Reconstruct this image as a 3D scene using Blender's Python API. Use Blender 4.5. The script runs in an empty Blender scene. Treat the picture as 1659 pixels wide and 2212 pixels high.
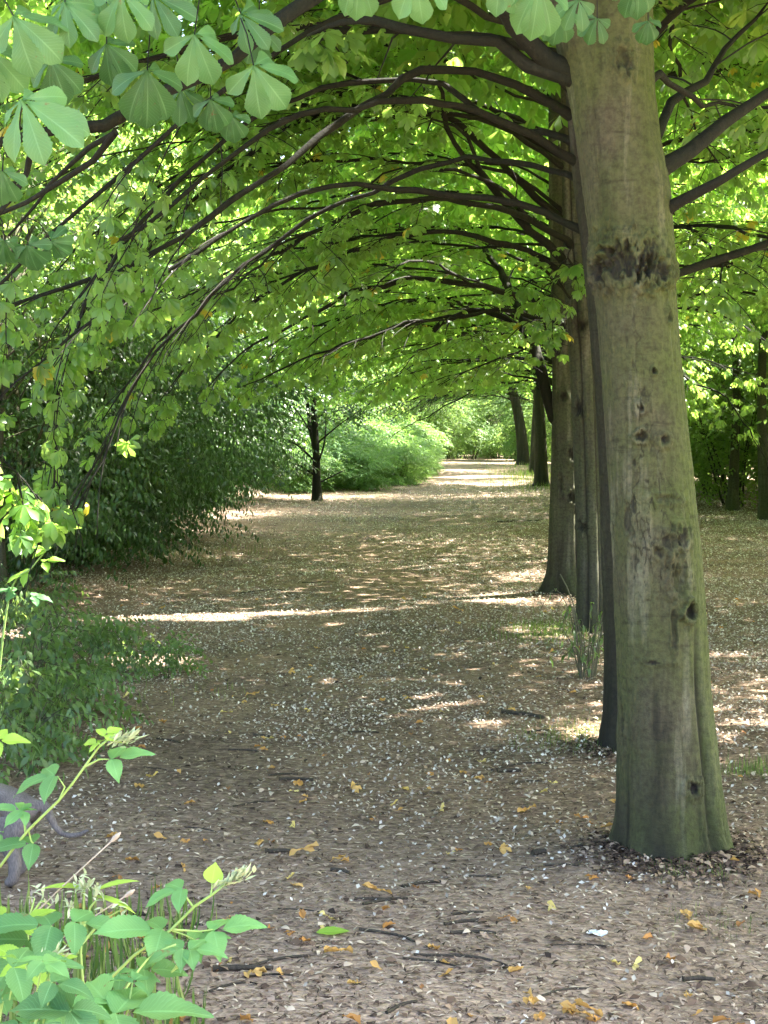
import bpy, math, random
import numpy as np
from mathutils import Vector, Matrix

rng = np.random.default_rng(11)
random.seed(5)
SC = bpy.context.scene
COL = SC.collection
R = math.radians

# ------------------------------------------------------------------ camera model
W, HT, F = 1659.0, 2212.0, 3324.0
PITCH, YAW = 2.515, 3.62
CAM = np.array([0.0, 0.0, 1.6])
_Rx = np.array(Matrix.Rotation(R(90 - PITCH), 3, 'X'))
_Rz = np.array(Matrix.Rotation(R(YAW), 3, 'Z'))
CR = _Rz @ _Rx


def ray(px, py):
    return CR @ np.array([(px - W / 2) / F, -(py - HT / 2) / F, -1.0])


def at(px, py, Y):
    d = ray(px, py)
    return CAM + d * (Y / d[1])


def H(x, y):
    x = np.asarray(x, float); y = np.asarray(y, float)
    t = np.clip((y - 30) / 42, 0, 1)
    h = 0.80 * t * t * (3 - 2 * t)
    s = np.clip((-x - 4.5) / 6, 0, 1)
    h = h + 0.25 * s * s
    h = h + .06 * np.exp(-((x - .73) ** 2 + (y - 5.95) ** 2) / .12) + .06 * np.exp(-((x - .87) ** 2 + (y - 16.2) ** 2) / .35)
    h = h + 0.018 * np.sin(x * 1.7 + 0.6 * y) + 0.014 * np.sin(y * 1.3 - x * 0.9 + 1.0) + 0.008 * np.sin(2.9 * x - 1.1 * y)
    return h


def ground(px, py):
    d = ray(px, py)
    Y = 8.0
    for _ in range(60):
        p = CAM + d * (Y / d[1])
        hz = float(H(p[0], p[1]))
        if d[2] >= -1e-4:
            break
        Yn = (hz - CAM[2]) / d[2] * d[1]
        Y = 0.5 * Y + 0.5 * min(max(Yn, 1.0), 150)
    p = CAM + d * (Y / d[1])
    p[2] = float(H(p[0], p[1]))
    return p


def nrm(a):
    a = np.asarray(a, float)
    return a / np.maximum(np.linalg.norm(a, axis=-1, keepdims=True), 1e-9)


# ------------------------------------------------------------------ sun and the gaps in the canopy
L = nrm([0.66, 0.31, 0.96])
GAPS = []                      # (x, y, z, half length, half depth, angle)


def gap(px, py, a, b, ang=0.0, tight=1.0):
    p = ground(px, py)
    GAPS.append((p[0], p[1], p[2], a, b, R(ang), tight))


def gap3(p, a, b=None, ang=0.0):
    GAPS.append((p[0], p[1], p[2], a, b or a, R(ang), 1.0))


gap(330, 1337, .85, .24, 14, .5)
gap(530, 1330, .75, .17, 16, .5)
gap(800, 1319, .42, .12, 12, .5)
gap(925, 1534, .40, .05, 47, .3)
gap(1600, 1415, .4, .10, 15, .6)
gap(1650, 1560, .25, .12, 10, .6)
gap(1030, 1030, 2.0, .8, 5)
gap(1040, 1047, 1.4, .5, 5)
gap(480, 1119, .6, .25, 8, .6)
gap3(at(110, 1170, 8.2), .30)
gap3(at(30, 1040, 7.2), .3)
gap3(at(290, 880, 8.5), .25)
gap3(at(330, 1390, 11.2), .25)
gap3(at(60, 1280, 12.5), .25)
gap(1180, 1365, .2, .12)
gap(1240, 1590, .12, .07)
gap3((-4.3, 54, 1.6), 1.8, 4.0)
gap3((2.0, 82, 2.6), 2.0, 3.0)
gap3(at(60, 480, 16), .9, 1.0)
gap(1510, 1068, .5, .3, 0, .6)
for (px, py, Y, r) in [(1620, 850, 20, .8), (1640, 700, 14, .4), (1640, 560, 20, .6), (1600, 760, 26, .7), (1655, 480, 17, .5)]:
    gap3(at(px, py, Y), r)


def keep(P, margin=0.09):
    """False for a leaf that would stand in one of the sunbeams."""
    P = np.atleast_2d(P)
    ok = np.ones(len(P), bool)
    jig = 0.06 * np.sin(P[:, 0] * 9 + P[:, 1] * 7) + 0.05 * np.sin(P[:, 2] * 11 + P[:, 1] * 5)
    for (x, y, z, a, b, ang, tg) in GAPS:
        t = (P[:, 2] - z) / L[2]
        dx = P[:, 0] - L[0] * t - x
        dy = P[:, 1] - L[1] * t - y
        c, s = math.cos(ang), math.sin(ang)
        u = dx * c + dy * s
        v = -dx * s + dy * c
        inside = ((u / (a + (margin + jig) * tg)) ** 2 + (v / (b + (margin + jig) * tg)) ** 2 < 1) & (t > 0.25)
        ok &= ~inside
    return ok


# ------------------------------------------------------------------ mesh accumulation
class Geo:
    def __init__(self):
        self.V, self.UV, self.RN, self.A2 = [], [], [], []
        self.F = {3: [], 4: []}
        self.M = {3: [], 4: []}
        self.n = 0

    def add(self, V, quads=None, tris=None, mat=0, uv=None, rnd=0.5, a2=0.0):
        V = np.asarray(V, float).reshape(-1, 3)
        n = len(V)
        self.V.append(V)
        self.UV.append(np.zeros((n, 2)) if uv is None else np.asarray(uv, float))
        self.RN.append(np.broadcast_to(np.asarray(rnd, float), (n,)))
        self.A2.append(np.broadcast_to(np.asarray(a2, float), (n,)))
        for k, f in ((4, quads), (3, tris)):
            if f is not None and len(f):
                f = np.asarray(f, np.int64)
                self.F[k].append(f + self.n)
                self.M[k].append(np.full(len(f), mat, np.int32))
        self.n += n
        return self

    def scatter(self, tpl, M, P, rnd=None, mat=0, a2=0.0):
        """copies of a template (verts, quads, uv) under frames M (n,3,3) at P (n,3), all in this one mesh"""
        n = len(P)
        if n == 0:
            return self
        V, Q, UV = tpl
        m = len(V)
        W_ = np.einsum('nij,vj->nvi', M, V) + P[:, None, :]
        q = (Q[None] + (np.arange(n) * m)[:, None, None]).reshape(-1, Q.shape[1])
        if rnd is None:
            rnd = rng.random(n)
        kw = {'quads': q} if Q.shape[1] == 4 else {'tris': q}
        a2 = np.repeat(np.broadcast_to(np.asarray(a2, float), (n,)), m)
        return self.add(W_.reshape(-1, 3), mat=mat, uv=np.tile(UV, (n, 1)), rnd=np.repeat(rnd, m), a2=a2, **kw)

    def mesh(self, name, mats, loc=(0, 0, 0)):
        me = bpy.data.meshes.new(name)
        V = np.concatenate(self.V) - np.asarray(loc, float)
        loops, starts, mi = [], [], []
        s = 0
        for k in (3, 4):
            if self.F[k]:
                f = np.concatenate(self.F[k])
                loops.append(f.ravel())
                starts.append(s + np.arange(len(f)) * k)
                mi.append(np.concatenate(self.M[k]))
                s += f.size
        loops = np.concatenate(loops); starts = np.concatenate(starts); mi = np.concatenate(mi)
        me.vertices.add(len(V)); me.vertices.foreach_set('co', V.ravel().astype(np.float32))
        me.loops.add(len(loops)); me.loops.foreach_set('vertex_index', loops.astype(np.int32))
        me.polygons.add(len(starts)); me.polygons.foreach_set('loop_start', starts.astype(np.int32))
        for m in mats:
            me.materials.append(m)
        me.polygons.foreach_set('material_index', mi)
        uv = np.concatenate(self.UV)[loops]
        me.uv_layers.new(name='UVMap').data.foreach_set('uv', uv.ravel().astype(np.float32))
        me.attributes.new('rnd', 'FLOAT', 'POINT').data.foreach_set('value', np.concatenate(self.RN).astype(np.float32))
        me.attributes.new('aux', 'FLOAT', 'POINT').data.foreach_set('value', np.concatenate(self.A2).astype(np.float32))
        me.update(calc_edges=True)
        me.validate()
        return me

    def build(self, name, mats, parent=None, loc=(0, 0, 0)):
        me = self.mesh(name, mats, loc)
        o = bpy.data.objects.new(name, me)
        COL.objects.link(o)
        if parent is not None:
            o.parent = parent
        else:
            o.location = loc
        return o


def tag(o, label=None, cat=None, group=None, kind=None):
    for k, v in (('label', label), ('category', cat), ('group', group), ('kind', kind)):
        if v:
            o[k] = v
    return o


def empty(name, loc, label, cat, group=None):
    o = bpy.data.objects.new(name, None)
    o.empty_display_size = .2
    COL.objects.link(o)
    o.location = loc
    return tag(o, label, cat, group)


def copy_tree(o, loc, rz=0, sc=1.0, label=None):
    c = o.copy(); COL.objects.link(c)
    c.location = loc; c.rotation_euler = (0, 0, rz); c.scale = (sc, sc, sc)
    if label:
        c['label'] = label
    for ch in list(o.children):
        d = ch.copy(); COL.objects.link(d); d.parent = c
    return c


def smooth(C, step=.12):
    C = np.asarray(C, float)
    if len(C) == 2:
        n = max(2, int(np.linalg.norm(C[1] - C[0]) / step))
        return C[0] + (C[1] - C[0]) * np.linspace(0, 1, n + 1)[:, None]
    P = np.vstack([2 * C[0] - C[1], C, 2 * C[-1] - C[-2]])
    out = []
    for i in range(1, len(P) - 2):
        n = max(1, int(np.linalg.norm(P[i + 1] - P[i]) / step))
        t = np.linspace(0, 1, n, endpoint=False)[:, None]
        p0, p1, p2, p3 = P[i - 1], P[i], P[i + 1], P[i + 2]
        out.append(.5 * ((2 * p1) + (-p0 + p2) * t + (2 * p0 - 5 * p1 + 4 * p2 - p3) * t ** 2 + (-p0 + 3 * p1 - 3 * p2 + p3) * t ** 3))
    out.append(P[-2][None])
    return np.vstack(out)


def tubes(G, P, Rd, sides=6, mat=0, rnd=.5, wob=0.0):
    """P (N,K,3), Rd (N,K): a batch of tubes"""
    P = np.asarray(P, float)
    if P.ndim == 2:
        P = P[None]
    Rd = np.asarray(Rd, float)
    if Rd.ndim < 2:
        Rd = np.broadcast_to(Rd, P.shape[:2])
    N, K, _ = P.shape
    if N == 0:
        return
    T = np.gradient(P, axis=1)
    T = nrm(T)
    ax = nrm(P[:, -1] - P[:, 0])
    ref = np.where(np.abs(ax[:, 2:3]) > .8, np.array([[0.35, 0.93, 0.1]]), np.array([[0.08, 0.05, 1.0]]))[:, None, :]
    U = nrm(np.cross(T, np.broadcast_to(ref, T.shape)))
    B = np.cross(T, U)
    a = np.linspace(0, 2 * math.pi, sides, endpoint=False)
    rr = Rd[:, :, None] * np.ones(sides)
    if wob:
        rr = rr * (1 + wob * (rng.random(rr.shape) - .5))
    V = P[:, :, None, :] + rr[..., None] * (np.cos(a)[None, None, :, None] * U[:, :, None, :] + np.sin(a)[None, None, :, None] * B[:, :, None, :])
    idx = np.arange(N * K * sides).reshape(N, K, sides)
    i0 = idx[:, :-1]; i1 = idx[:, 1:]
    q = np.stack([i0, np.roll(i0, -1, 2), np.roll(i1, -1, 2), i1], -1).reshape(-1, 4)
    vv = np.broadcast_to(np.linspace(0, 1, K)[None, :, None], (N, K, sides))
    uu = np.broadcast_to(np.linspace(0, 1, sides)[None, None, :], (N, K, sides))
    G.add(V.reshape(-1, 3), quads=q, mat=mat, uv=np.stack([uu, vv], -1).reshape(-1, 2), rnd=rnd)
    # end caps
    if sides >= 4:
        for k in (0, K - 1):
            ring = idx[:, k] + G.n - N * K * sides
            f = np.concatenate([ring[:, [0, 1, 2]]] + [ring[:, [0, j, j + 1]] for j in range(2, sides - 1)])
            G.F[3].append(f); G.M[3].append(np.full(len(f), mat, np.int32))


def frames(out, up):
    Y = nrm(out)
    X = nrm(np.cross(Y, up))
    Z = np.cross(X, Y)
    return np.stack([X, Y, Z], -1)


# ------------------------------------------------------------------ leaf templates
def leaflet(L_=1.0, Wd=.4, nst=4, cols=3, shape='obovate', ser=0.0, fold=.18, curl=.25, wave=0.0):
    t = np.linspace(0, 1, nst + 1)
    if shape == 'obovate':
        w = np.interp(t, [0, .12, .35, .6, .74, .86, .94, 1], [.08, .15, .50, .88, 1.0, .78, .34, .02])
    elif shape == 'ovate':
        w = np.interp(t, [0, .06, .2, .35, .5, .7, .88, 1], [.06, .45, .88, 1.0, .93, .62, .22, .02])
    else:
        w = np.interp(t, [0, .1, .3, .5, .75, 1], [.08, .5, .95, 1.0, .62, .02])
    if ser:
        w = w * (1 + ser * (np.arange(nst + 1) % 2 * 2 - 1))
        w[0] = .06; w[-1] = .02
    u = np.linspace(-1, 1, cols)
    V = np.zeros((nst + 1, cols, 3)); UV = np.zeros((nst + 1, cols, 2))
    for i in range(nst + 1):
        hw = w[i] * Wd * .5
        V[i, :, 0] = u * hw
        V[i, :, 1] = t[i] * L_ - curl * .25 * L_ * t[i] ** 3
        V[i, :, 2] = -curl * L_ * t[i] ** 2 * .8 + fold * np.abs(u) * hw + wave * Wd * np.sin(t[i] * 11 + 1.0) * np.abs(u) * np.sign(u + .01) * .3
        UV[i, :, 0] = .5 + u * .5
        UV[i, :, 1] = t[i]
    idx = np.arange((nst + 1) * cols).reshape(nst + 1, cols)
    q = np.stack([idx[:-1, :-1], idx[:-1, 1:], idx[1:, 1:], idx[1:, :-1]], -1).reshape(-1, 4)
    return V.reshape(-1, 3), q, UV.reshape(-1, 2)


def join(parts):
    Vs, Qs, Us, n = [], [], [], 0
    for V, Q, U in parts:
        Vs.append(V); Qs.append(Q + n); Us.append(U); n += len(V)
    return np.vstack(Vs), np.vstack(Qs), np.vstack(Us)


def rotated(tpl, az, el, off=(0, 0, 0), roll=0):
    """turn a leaflet lying along +Y by az about Z, tipped down by el"""
    V, Q, U = tpl
    M = np.array(Matrix.Rotation(R(az), 3, 'Z') @ Matrix.Rotation(R(-el), 3, 'X') @ Matrix.Rotation(R(roll), 3, 'Y'))
    return V @ M.T + np.asarray(off), Q, U


def palmate(nst, cols, n=7, droop=25, seed=0, size=.125, wd=.42, ser=0, curl=.3, wave=0.0):
    r = np.random.default_rng(seed)
    if n == 7:
        A = [(0, 1), (34, .97), (-34, .95), (70, .78), (-70, .8), (112, .5), (-112, .5)]
    elif n == 6:
        A = [(0, 1), (40, .95), (-38, .95), (82, .72), (-80, .7), (125, .45)]
    else:
        A = [(0, 1), (46, .95), (-46, .95), (98, .68), (-98, .7)]
    out = []
    for a, s in A:
        s = s * r.uniform(.93, 1.07)
        lf = leaflet(size * s, size * s * wd, nst, cols, 'obovate', ser, r.uniform(.1, .3), curl * r.uniform(.6, 1.4), wave)
        out.append(rotated(lf, a + r.uniform(-6, 6), droop * r.uniform(.6, 1.4), (0, 0, 0), r.uniform(-26, 26)))
    return join(out)


PAL_HI = [palmate(26, 7, 7, 22, 1, .19, .40, .04, .3, .14), palmate(26, 7, 5, 20, 2, .185, .50, .04, .35, .14), palmate(26, 7, 6, 34, 3, .19, .45, .04, .4, .14)]
PAL_MID = [palmate(4, 3, 7, 8, 4), palmate(4, 3, 5, 8, 5), palmate(4, 3, 6, 15, 6), palmate(4, 3, 7, 24, 7)]
PAL_LOW = [palmate(3, 2, 6, 16, 8), palmate(3, 2, 5, 28, 9)]


def spray(n=7, size=.10, wd=.5, shape='ovate', seed=0, length=.36, nst=3, cols=2, droop=15):
    r = np.random.default_rng(seed)
    out = []
    for i in range(n):
        t = (i + 1) / n
        side = 0 if i == n - 1 else (1 if i % 2 else -1)
        lf = leaflet(size * r.uniform(.75, 1.1), size * wd, nst, cols, shape, 0, .2, .3)
        out.append(rotated(lf, side * r.uniform(40, 70), droop * r.uniform(.2, 2.2), (0, t * length, -.25 * length * t * t), r.uniform(-35, 35)))
    return join(out)


SP_OV = [spray(7, .095, .55, 'ovate', s) for s in (1, 2, 3)]
SP_LA = [spray(8, .085, .34, 'lance', s, .34, 3, 2, 35) for s in (4, 5)]
SP_BIG = [spray(6, .15, .55, 'ovate', s, .5) for s in (6, 7)]
SP_SM = [spray(9, .055, .55, 'ovate', s, .26) for s in (8, 9)]


# ------------------------------------------------------------------ materials
def newmat(name):
    m = bpy.data.materials.new(name)
    m.use_nodes = True
    nt = m.node_tree
    nt.nodes.clear()
    return m, nt


def nd(nt, typ, ins=None, **attrs):
    n = nt.nodes.new(typ)
    for k, v in attrs.items():
        setattr(n, k, v)
    for k, v in (ins or {}).items():
        s = n.inputs[k]
        if isinstance(v, bpy.types.NodeSocket):
            nt.links.new(v, s)
        else:
            s.default_value = v
    return n


def ramp(nt, fac, stops, interp='LINEAR'):
    n = nd(nt, 'ShaderNodeValToRGB', {'Fac': fac})
    cr = n.color_ramp
    cr.interpolation = interp
    while len(cr.elements) < len(stops):
        cr.elements.new(.5)
    for e, (p, c) in zip(cr.elements, stops):
        e.position = p
        e.color = (*c, 1) if len(c) == 3 else c
    return n.outputs['Color']


def mixc(nt, fac, a, b, mode='MIX'):
    n = nd(nt, 'ShaderNodeMix', data_type='RGBA', blend_type=mode)
    for s, v in ((n.inputs[0], fac), (n.inputs[6], a), (n.inputs[7], b)):
        if isinstance(v, bpy.types.NodeSocket):
            nt.links.new(v, s)
        elif s.type == 'VALUE':
            s.default_value = v
        else:
            s.default_value = (*v, 1) if len(v) == 3 else v
    return n.outputs[2]


def math_(nt, op, a, b=0.0, clamp=False):
    n = nd(nt, 'ShaderNodeMath', operation=op, use_clamp=clamp)
    for s, v in ((n.inputs[0], a), (n.inputs[1], b)):
        if isinstance(v, bpy.types.NodeSocket):
            nt.links.new(v, s)
        else:
            s.default_value = v
    return n.outputs[0]


def attr(nt, name, out='Fac'):
    return nd(nt, 'ShaderNodeAttribute', attribute_name=name).outputs[out]


def leafmat(name, dark, light, trans, tfac=.42, rough=.45, spec=.45, old=None, oldp=.96, vein=0.0, spots=False):
    m, nt = newmat(name)
    r = attr(nt, 'rnd')
    col = ramp(nt, r, [(0, dark), (.55, tuple(.5 * (a + b) for a, b in zip(dark, light))), (1, light)])
    tc = ramp(nt, r, [(0, tuple(x * .75 for x in trans)), (1, trans)])
    geo = nd(nt, 'ShaderNodeNewGeometry')
    nz = nd(nt, 'ShaderNodeTexNoise', {'Vector': geo.outputs['Position'], 'Scale': 7.0, 'Detail': 2.0})
    col = mixc(nt, .5, col, mixc(nt, 1, col, ramp(nt, nz.outputs['Fac'], [(.3, (.6, .6, .6)), (.7, (1.35, 1.35, 1.25))]), 'MULTIPLY'))
    if old:
        k = math_(nt, 'GREATER_THAN', r, oldp)
        col = mixc(nt, k, col, old)
        tc = mixc(nt, k, tc, tuple(min(1, x * 1.6) for x in old))
    if spots:
        ns = nd(nt, 'ShaderNodeTexNoise', {'Vector': geo.outputs['Position'], 'Scale': 38.0, 'Detail': 4.0, 'Roughness': .7})
        sf = nd(nt, 'ShaderNodeMapRange', {'Value': ns.outputs['Fac'], 'From Min': .66, 'From Max': .72, 'To Min': 0.0, 'To Max': .8}).outputs[0]
        col = mixc(nt, sf, col, (.20, .13, .04))
        tc = mixc(nt, sf, tc, (.20, .13, .04))
    bump = None
    if vein:
        uv = nd(nt, 'ShaderNodeTexCoord').outputs['UV']
        sx = nd(nt, 'ShaderNodeSeparateXYZ', {'Vector': uv})
        au = math_(nt, 'ABSOLUTE', math_(nt, 'SUBTRACT', sx.outputs[0], .5))
        mid = math_(nt, 'LESS_THAN', au, .028)
        ph = math_(nt, 'SUBTRACT', math_(nt, 'MULTIPLY', sx.outputs[1], 15.0), math_(nt, 'MULTIPLY', au, 7.0))
        fr = math_(nt, 'FRACT', ph)
        side = math_(nt, 'LESS_THAN', math_(nt, 'ABSOLUTE', math_(nt, 'SUBTRACT', fr, .5)), .07)
        v = math_(nt, 'MAXIMUM', mid, math_(nt, 'MULTIPLY', side, .55))
        col = mixc(nt, math_(nt, 'MULTIPLY', v, vein), col, tuple(min(1, 1.5 * x + .05) for x in light))
        bump = nd(nt, 'ShaderNodeBump', {'Height': math_(nt, 'MULTIPLY', math_(nt, 'ABSOLUTE', math_(nt, 'SUBTRACT', fr, .5)), 1.0), 'Strength': .22, 'Distance': .003}).outputs[0]
    b = nd(nt, 'ShaderNodeBsdfPrincipled', {'Base Color': col, 'Roughness': rough, 'Specular IOR Level': spec})
    t = nd(nt, 'ShaderNodeBsdfTranslucent', {'Color': tc})
    if bump:
        nt.links.new(bump, b.inputs['Normal'])
    mx = nd(nt, 'ShaderNodeMixShader', {0: tfac, 1: b.outputs[0], 2: t.outputs[0]})
    o = nd(nt, 'ShaderNodeOutputMaterial', {'Surface': mx.outputs[0]})
    return m


def barkmat(name, dark, mid, pale, green, gfac=.5, vs=1.0, damp=(.011, .009, .007)):
    m, nt = newmat(name)
    co = nd(nt, 'ShaderNodeTexCoord').outputs['Object']
    mp = nd(nt, 'ShaderNodeMapping', {'Vector': co, 'Scale': (9 * vs, 9 * vs, .8 * vs)})
    n1 = nd(nt, 'ShaderNodeTexNoise', {'Vector': mp.outputs[0], 'Scale': 1.0, 'Detail': 5.0, 'Roughness': .6})
    mp2 = nd(nt, 'ShaderNodeMapping', {'Vector': co, 'Scale': (5 * vs, 5 * vs, 34 * vs)})
    n2 = nd(nt, 'ShaderNodeTexNoise', {'Vector': mp2.outputs[0], 'Scale': 1.0, 'Detail': 4.0, 'Roughness': .6})
    n3 = nd(nt, 'ShaderNodeTexNoise', {'Vector': co, 'Scale': 42.0 * vs, 'Detail': 5.0, 'Roughness': .7})
    n4 = nd(nt, 'ShaderNodeTexNoise', {'Vector': co, 'Scale': 2.6, 'Detail': 4.0, 'Roughness': .6})
    col = ramp(nt, n1.outputs['Fac'], [(.32, dark), (.46, mid), (.56, mid), (.66, pale)])
    g = ramp(nt, n4.outputs['Fac'], [(.35, (0, 0, 0)), (.65, (1, 1, 1))])
    gf = math_(nt, 'MULTIPLY', g, gfac)
    gf = math_(nt, 'ADD', gf, math_(nt, 'MULTIPLY', attr(nt, 'rnd'), .6), True)
    gf = math_(nt, 'MULTIPLY', gf, .85)
    col = mixc(nt, gf, col, green)
    col = mixc(nt, 1, col, ramp(nt, n3.outputs['Fac'], [(.3, (.55, .55, .55)), (.6, (1.15, 1.15, 1.1))]), 'MULTIPLY')
    col = mixc(nt, 1, col, ramp(nt, n2.outputs['Fac'], [(.28, (.62, .62, .6)), (.40, (1, 1, 1)), (.7, (1.06, 1.06, 1.04))]), 'MULTIPLY')
    aux = attr(nt, 'aux')
    col = mixc(nt, math_(nt, 'MINIMUM', aux, 1.0), col, damp)
    bsum = math_(nt, 'ADD', math_(nt, 'MULTIPLY', n1.outputs['Fac'], .9), math_(nt, 'ADD', math_(nt, 'MULTIPLY', n3.outputs['Fac'], .5), math_(nt, 'MULTIPLY', n2.outputs['Fac'], .35)))
    bp = nd(nt, 'ShaderNodeBump', {'Height': bsum, 'Strength': .7, 'Distance': .015})
    b = nd(nt, 'ShaderNodeBsdfPrincipled', {'Base Color': col, 'Roughness': .85, 'Specular IOR Level': .25, 'Normal': bp.outputs[0]})
    nd(nt, 'ShaderNodeOutputMaterial', {'Surface': b.outputs[0]})
    return m


def plain(name, col, rough=.7, spec=.3, var=.25, scale=60, trans=0.0):
    m, nt = newmat(name)
    r = attr(nt, 'rnd')
    geo = nd(nt, 'ShaderNodeNewGeometry')
    nz = nd(nt, 'ShaderNodeTexNoise', {'Vector': geo.outputs['Position'], 'Scale': float(scale), 'Detail': 3.0})
    a = tuple(x * (1 - var) for x in col); c = tuple(min(1, x * (1 + var)) for x in col)
    cc = mixc(nt, math_(nt, 'MULTIPLY', math_(nt, 'ADD', r, nz.outputs['Fac']), .5), a, c)
    b = nd(nt, 'ShaderNodeBsdfPrincipled', {'Base Color': cc, 'Roughness': rough, 'Specular IOR Level': spec})
    out = b.outputs[0]
    if trans:
        t = nd(nt, 'ShaderNodeBsdfTranslucent', {'Color': cc})
        out = nd(nt, 'ShaderNodeMixShader', {0: trans, 1: out, 2: t.outputs[0]}).outputs[0]
    nd(nt, 'ShaderNodeOutputMaterial', {'Surface': out})
    return m


def rampmat(name, stops, rough=.8, trans=.15):
    m, nt = newmat(name)
    cc = ramp(nt, attr(nt, 'rnd'), stops)
    b = nd(nt, 'ShaderNodeBsdfPrincipled', {'Base Color': cc, 'Roughness': rough, 'Specular IOR Level': .3})
    t = nd(nt, 'ShaderNodeBsdfTranslucent', {'Color': cc})
    x = nd(nt, 'ShaderNodeMixShader', {0: trans, 1: b.outputs[0], 2: t.outputs[0]})
    nd(nt, 'ShaderNodeOutputMaterial', {'Surface': x.outputs[0]})
    return m


def groundmat(name, base1, base2, base3):
    m, nt = newmat(name)
    geo = nd(nt, 'ShaderNodeNewGeometry').outputs['Position']
    n1 = nd(nt, 'ShaderNodeTexNoise', {'Vector': geo, 'Scale': .9, 'Detail': 6.0, 'Roughness': .62})
    n2 = nd(nt, 'ShaderNodeTexNoise', {'Vector': geo, 'Scale': 26.0, 'Detail': 6.0, 'Roughness': .72})
    mp = nd(nt, 'ShaderNodeMapping', {'Vector': geo, 'Rotation': (0, 0, .2), 'Scale': (16, 48, 16)})
    n3 = nd(nt, 'ShaderNodeTexNoise', {'Vector': mp.outputs[0], 'Scale': 1.0, 'Detail': 5.0, 'Roughness': .7})
    v = nd(nt, 'ShaderNodeTexVoronoi', {'Vector': geo, 'Scale': 55.0})
    sx = nd(nt, 'ShaderNodeSeparateXYZ', {'Vector': geo})
    col = ramp(nt, n2.outputs['Fac'], [(.30, base1), (.5, base2), (.72, base3)])
    # dry trampled dust where the two paths meet, painted paler for open sky light
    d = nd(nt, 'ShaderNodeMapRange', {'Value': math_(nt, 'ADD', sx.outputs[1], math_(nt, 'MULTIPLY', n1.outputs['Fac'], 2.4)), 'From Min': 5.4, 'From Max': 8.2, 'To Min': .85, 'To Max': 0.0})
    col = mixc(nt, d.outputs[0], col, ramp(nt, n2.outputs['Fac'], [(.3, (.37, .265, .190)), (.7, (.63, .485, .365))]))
    # pale dry path far away
    d2 = nd(nt, 'ShaderNodeMapRange', {'Value': sx.outputs[1], 'From Min': 20.0, 'From Max': 60.0, 'To Min': 0.0, 'To Max': .75})
    col = mixc(nt, d2.outputs[0], col, (.24, .185, .135))
    col = mixc(nt, 1, col, ramp(nt, n3.outputs['Fac'], [(.32, (.45, .43, .42)), (.55, (1, 1, 1)), (.75, (1.3, 1.25, 1.2))]), 'MULTIPLY')
    col = mixc(nt, 1, col, ramp(nt, n1.outputs['Fac'], [(.35, (.72, .72, .72)), (.65, (1.2, 1.18, 1.15))]), 'MULTIPLY')
    h = math_(nt, 'ADD', math_(nt, 'MULTIPLY', n2.outputs['Fac'], .6), math_(nt, 'ADD', math_(nt, 'MULTIPLY', n3.outputs['Fac'], .8), math_(nt, 'MULTIPLY', v.outputs['Distance'], .3)))
    bp = nd(nt, 'ShaderNodeBump', {'Height': h, 'Strength': .9, 'Distance': .03})
    b = nd(nt, 'ShaderNodeBsdfPrincipled', {'Base Color': col, 'Roughness': .92, 'Specular IOR Level': .15, 'Normal': bp.outputs[0]})
    nd(nt, 'ShaderNodeOutputMaterial', {'Surface': b.outputs[0]})
    return m


def furmat():
    m, nt = newmat('grey_fur')
    co = nd(nt, 'ShaderNodeTexCoord').outputs['Object']
    mp = nd(nt, 'ShaderNodeMapping', {'Vector': co, 'Scale': (260, 260, 60)})
    n1 = nd(nt, 'ShaderNodeTexNoise', {'Vector': mp.outputs[0], 'Scale': 1.0, 'Detail': 3.0})
    n2 = nd(nt, 'ShaderNodeTexNoise', {'Vector': co, 'Scale': 14.0, 'Detail': 3.0})
    col = ramp(nt, n2.outputs['Fac'], [(.3, (.100, .086, .078)), (.7, (.175, .152, .138))])
    col = mixc(nt, 1, col, ramp(nt, n1.outputs['Fac'], [(.3, (.65, .65, .65)), (.7, (1.3, 1.28, 1.25))]), 'MULTIPLY')
    bp = nd(nt, 'ShaderNodeBump', {'Height': n1.outputs['Fac'], 'Strength': .5, 'Distance': .004})
    b = nd(nt, 'ShaderNodeBsdfPrincipled', {'Base Color': col, 'Roughness': .75, 'Specular IOR Level': .2, 'Normal': bp.outputs[0]})
    nd(nt, 'ShaderNodeOutputMaterial', {'Surface': b.outputs[0]})
    return m


M = {}
M['chest'] = leafmat('chestnut_leaf', (.022, .080, .022), (.115, .235, .060), (.53, .81, .13), .53, .38, .6, old=(.42, .36, .04), oldp=.985)
M['chest_near'] = leafmat('chestnut_leaf_close', (.035, .11, .035), (.115, .26, .085), (.24, .46, .09), .36, .48, .4, vein=.5, spots=True)
M['canopy'] = leafmat('upper_leaf', (.022, .080, .020), (.085, .19, .045), (.53, .81, .13), .53, .45, .4)
M['wood'] = leafmat('woodland_leaf', (.025, .075, .018), (.085, .17, .035), (.40, .61, .11), .46, .5, .4)
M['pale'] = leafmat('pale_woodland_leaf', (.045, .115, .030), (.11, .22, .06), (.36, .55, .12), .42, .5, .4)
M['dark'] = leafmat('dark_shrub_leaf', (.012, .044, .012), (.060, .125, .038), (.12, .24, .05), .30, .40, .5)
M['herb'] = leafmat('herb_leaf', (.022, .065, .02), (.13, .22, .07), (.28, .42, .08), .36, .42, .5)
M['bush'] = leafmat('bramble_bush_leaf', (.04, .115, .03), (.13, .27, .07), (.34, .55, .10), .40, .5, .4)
M['bramble'] = leafmat('bramble_leaf', (.040, .13, .050), (.13, .31, .10), (.26, .50, .08), .34, .6, .28, vein=.35, spots=True)
M['bramble_young'] = leafmat('young_bramble_leaf', (.20, .40, .04), (.32, .52, .08), (.45, .65, .06), .45, .5, .4, vein=.4)
M['bark1'] = barkmat('smooth_bark', (.022, .019, .011), (.068, .061, .034), (.172, .158, .108), (.058, .077, .016), .75)
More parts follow.
